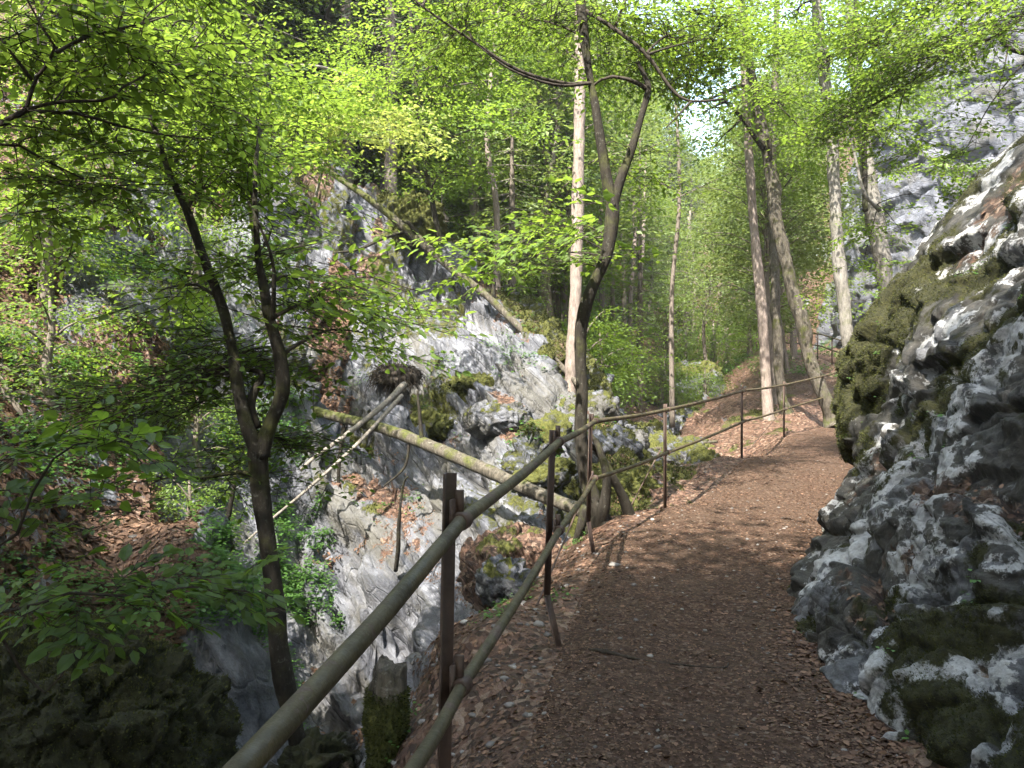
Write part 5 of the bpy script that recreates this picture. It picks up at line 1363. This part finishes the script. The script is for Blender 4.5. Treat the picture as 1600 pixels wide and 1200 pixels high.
# pebbles
def pebbles(p, size):
    ico = np.array([[1, 0, 0], [-1, 0, 0], [0, 1, 0], [0, -1, 0], [0, 0, 1], [0, 0, -1]], float)
    f = np.array([[0, 2, 4], [2, 1, 4], [1, 3, 4], [3, 0, 4], [2, 0, 5], [1, 2, 5], [3, 1, 5], [0, 3, 5]])
    e = {}; v = list(ico); nf = []
    def mid(a, b):
        kk = (min(a, b), max(a, b))
        if kk not in e: e[kk] = len(v); v.append(norm((v[a] + v[b]) / 2))
        return e[kk]
    for a, b, c_ in f: x, y, z = mid(a, b), mid(b, c_), mid(c_, a); nf += [[a, x, z], [b, y, x], [c_, z, y], [x, y, z]]
    v = np.array(v); nf = np.array(nf); m = len(p)
    a = r.uniform(0, 6.3, m); sc = np.stack([r.uniform(.7, 1.3, m), r.uniform(.5, 1., m), r.uniform(.3, .6, m)], 1) * size[:, None]
    V = v[None] * sc[:, None, :] * r.uniform(.75, 1.2, (m, len(v), 1))
    V = np.stack([V[..., 0] * np.cos(a)[:, None] - V[..., 1] * np.sin(a)[:, None], V[..., 0] * np.sin(a)[:, None] + V[..., 1] * np.cos(a)[:, None], V[..., 2]], -1)
    V = V + (p + [0, 0, 0])[:, None, :] + np.array([0, 0, 1.]) * (size * .12)[:, None, None]
    F_ = nf[None] + (np.arange(m) * len(v))[:, None, None]
    return V.reshape(-1, 3), F_.reshape(-1, 3), len(v)
p = path_pts(1500, 1.4, 16, .7); q, _ = pick_ground(2600, view * (pin < 0) * (GD_ < 12) * (GLIT > .3) / np.maximum(GD_, 1) ** 1.5)
sz = np.concatenate([r.gamma(2.2, .0026, len(p)) * np.clip(p[:, 1] / 4, .8, 1.6), r.gamma(2.2, .006, len(q))]); p = np.vstack([p, q])
v, f, nv = pebbles(p, sz); make_obj('gravel', v, f, M['pebble'], attrs={'var': np.repeat(r.beta(1.2, 4.5, len(p)), nv)}, smooth_shade=False, kind='stuff')
# herbs and ground ivy
def herb(pts, nor, size, per=9):
    m = len(pts); P0 = np.repeat(pts, per, 0); s = np.repeat(size, per)
    a = r.uniform(0, 6.28, m * per); el = r.uniform(.1, 1.0, m * per)
    d = np.stack([np.cos(a) * np.cos(el), np.sin(a) * np.cos(el), np.sin(el)], 1) + np.repeat(nor, per, 0) * .4
    pos = P0 + d * (s * r.uniform(.3, 1.6, m * per))[:, None]
    nn = np.stack([r.normal(0, .4, m * per), r.normal(0, .4, m * per), np.ones(m * per)], 1)
    dd = np.stack([np.cos(a), np.sin(a), r.uniform(-.3, .3, m * per)], 1)
    return leaves_mesh(pos, dd, nn, s * r.uniform(.5, 1., m * per), 'fine'), np.repeat(np.clip(np.repeat(r.uniform(.2, .9, m), per) + r.normal(0, .12, m * per), 0, 1), 7)
PXg = 800 + F * GX / np.maximum(GY, .1); PYg = 600 - F * GV[..., 2] / np.maximum(GY, .1)
clump = fbm(GV.reshape(-1, 3) * 1.1, 4, 600).reshape(GX.shape)
hv, hf, ha = [], [], []; off = 0
for wt, n_, s_ in [(view * (PXg < 470) * (PYg > 330) * (GD_ < 15) * (clump > .12) * (GD_ > 4), 5200, .055), (view * (PXg > 300) * (PXg < 520) * (PYg > 780) * (PYg < 980) * (GD_ > 6) * (clump > -.1), 1500, .06),
                   (view * (PXg > 900) * (PXg < 1330) * (GD_ > 20) * (GD_ < 46) * (PYg < 590) * (clump > .02) * (pin < -.3), 2600, .11), (view * (PXg > 500) * (PXg < 960) * (GD_ > 11) * (GD_ < 20) * (clump > .3), 500, .06),
                   (view * (PXg > 200) * (PXg < 960) * (GD_ > 19) * (GD_ < 45) * (clump > 0), 9000, .14), (view * (pin < -.05) * (pin > -.8) * (GD_ < 9) * (clump > .2), 240, .028)]:
    p, n = pick_ground(n_, wt * 1.0); (vv, ff), aa = herb(p, n, r.uniform(.6, 1.3, n_) * s_)
    hv.append(vv); hf.append(ff + off); ha.append(aa); off += len(vv)
make_obj('undergrowth', np.concatenate(hv), np.concatenate(hf), M['herb'], attrs={'var': np.concatenate(ha)}, smooth_shade=False, kind='stuff')
k = np.where((OM > .4) & (OV[:, 1] > 2) & (ON[:, 2] > .1))[0]; k = r.choice(k, 70)
(vv, ff), aa = herb(OV[k], ON[k], r.uniform(.02, .045, len(k)), 8)
make_obj('fern', vv, ff, M['herb'], parent=oc, attrs={'var': aa}, smooth_shade=False, kind='stuff')
# moss tufts
def tufts(p, n, size, parent=None):
    m = len(p); d = norm(n + r.normal(0, .6, (m, 3)) + [0, 0, .25]); s = norm(np.cross(d, r.normal(0, 1, (m, 3))))
    w_ = (size * .30)[:, None]
    V = np.stack([p - s * w_ - n * .003, p + s * w_ - n * .003, p + d * size[:, None]], 1)
    V = V.reshape(-1, 3); f = np.arange(m * 3).reshape(-1, 3)
    if parent is not None: V = V - np.array(parent.location)
    return make_obj('moss', V, f, M['moss_blade'], parent=parent, attrs={'var': np.repeat(r.uniform(0, 1, m) ** 1.4, 3)}, smooth_shade=False, kind='stuff')
k = np.where((OM > .52) & (OV[:, 1] > 1))[0]
k = r.choice(k, 190000); tufts(OV[k] + r.normal(0, .007, (len(k), 3)), ON[k], r.uniform(.005, .012, len(k)) * np.clip(OV[k, 1] / 4, .8, 1.5), oc)
mbd = bpy.data.objects['mossy_boulder']
k = np.where(BM > .5)[0]; k = r.choice(k, 80000); tufts(BV[k] + r.normal(0, .008, (len(k), 3)), BN[k], r.uniform(.008, .02, len(k)), mbd)
k = np.where(SV[:, 2] < P(0, 1075, 3.7)[2])[0]; k = r.choice(k, 16000); ax = np.array([P(603, 600, 3.7)[0], 3.7]); nn = np.zeros((len(k), 3)); nn[:, :2] = norm(SV[k, :2] - ax)
tufts(SV[k] + r.normal(0, .006, (len(k), 3)), nn, r.uniform(.007, .017, len(k)), st_)
p, n = pick_ground(60000, view * (GMOSS > .55) * (GD_ < 20) * (GD_ > 5) * 1.0)
tufts(p, n, r.uniform(.02, .05, len(p)) * np.clip(GD_.mean() * 0 + 1, 1, 1))

# ------------------------------------------------------------------ the hazy air of the sunlit gorge
_zlo = float(GV[..., 2].min())
t = NT('hazy_air'); pv = t.n('ShaderNodeVolumePrincipled')
pv.inputs['Color'].default_value = (.86, .92, 1., 1); pv.inputs['Density'].default_value = .0008; pv.inputs['Anisotropy'].default_value = .2
t.l(pv.outputs[0], t.out.inputs['Volume'])
_top = max(float(GV[..., 2].max()), 60.) + 2
_v, _f = box((0, 0, (_zlo - 1 + _top) / 2), 400, 400, _top - _zlo + 1)
make_obj('haze', _v, _f, t.m, smooth_shade=False, kind='stuff')
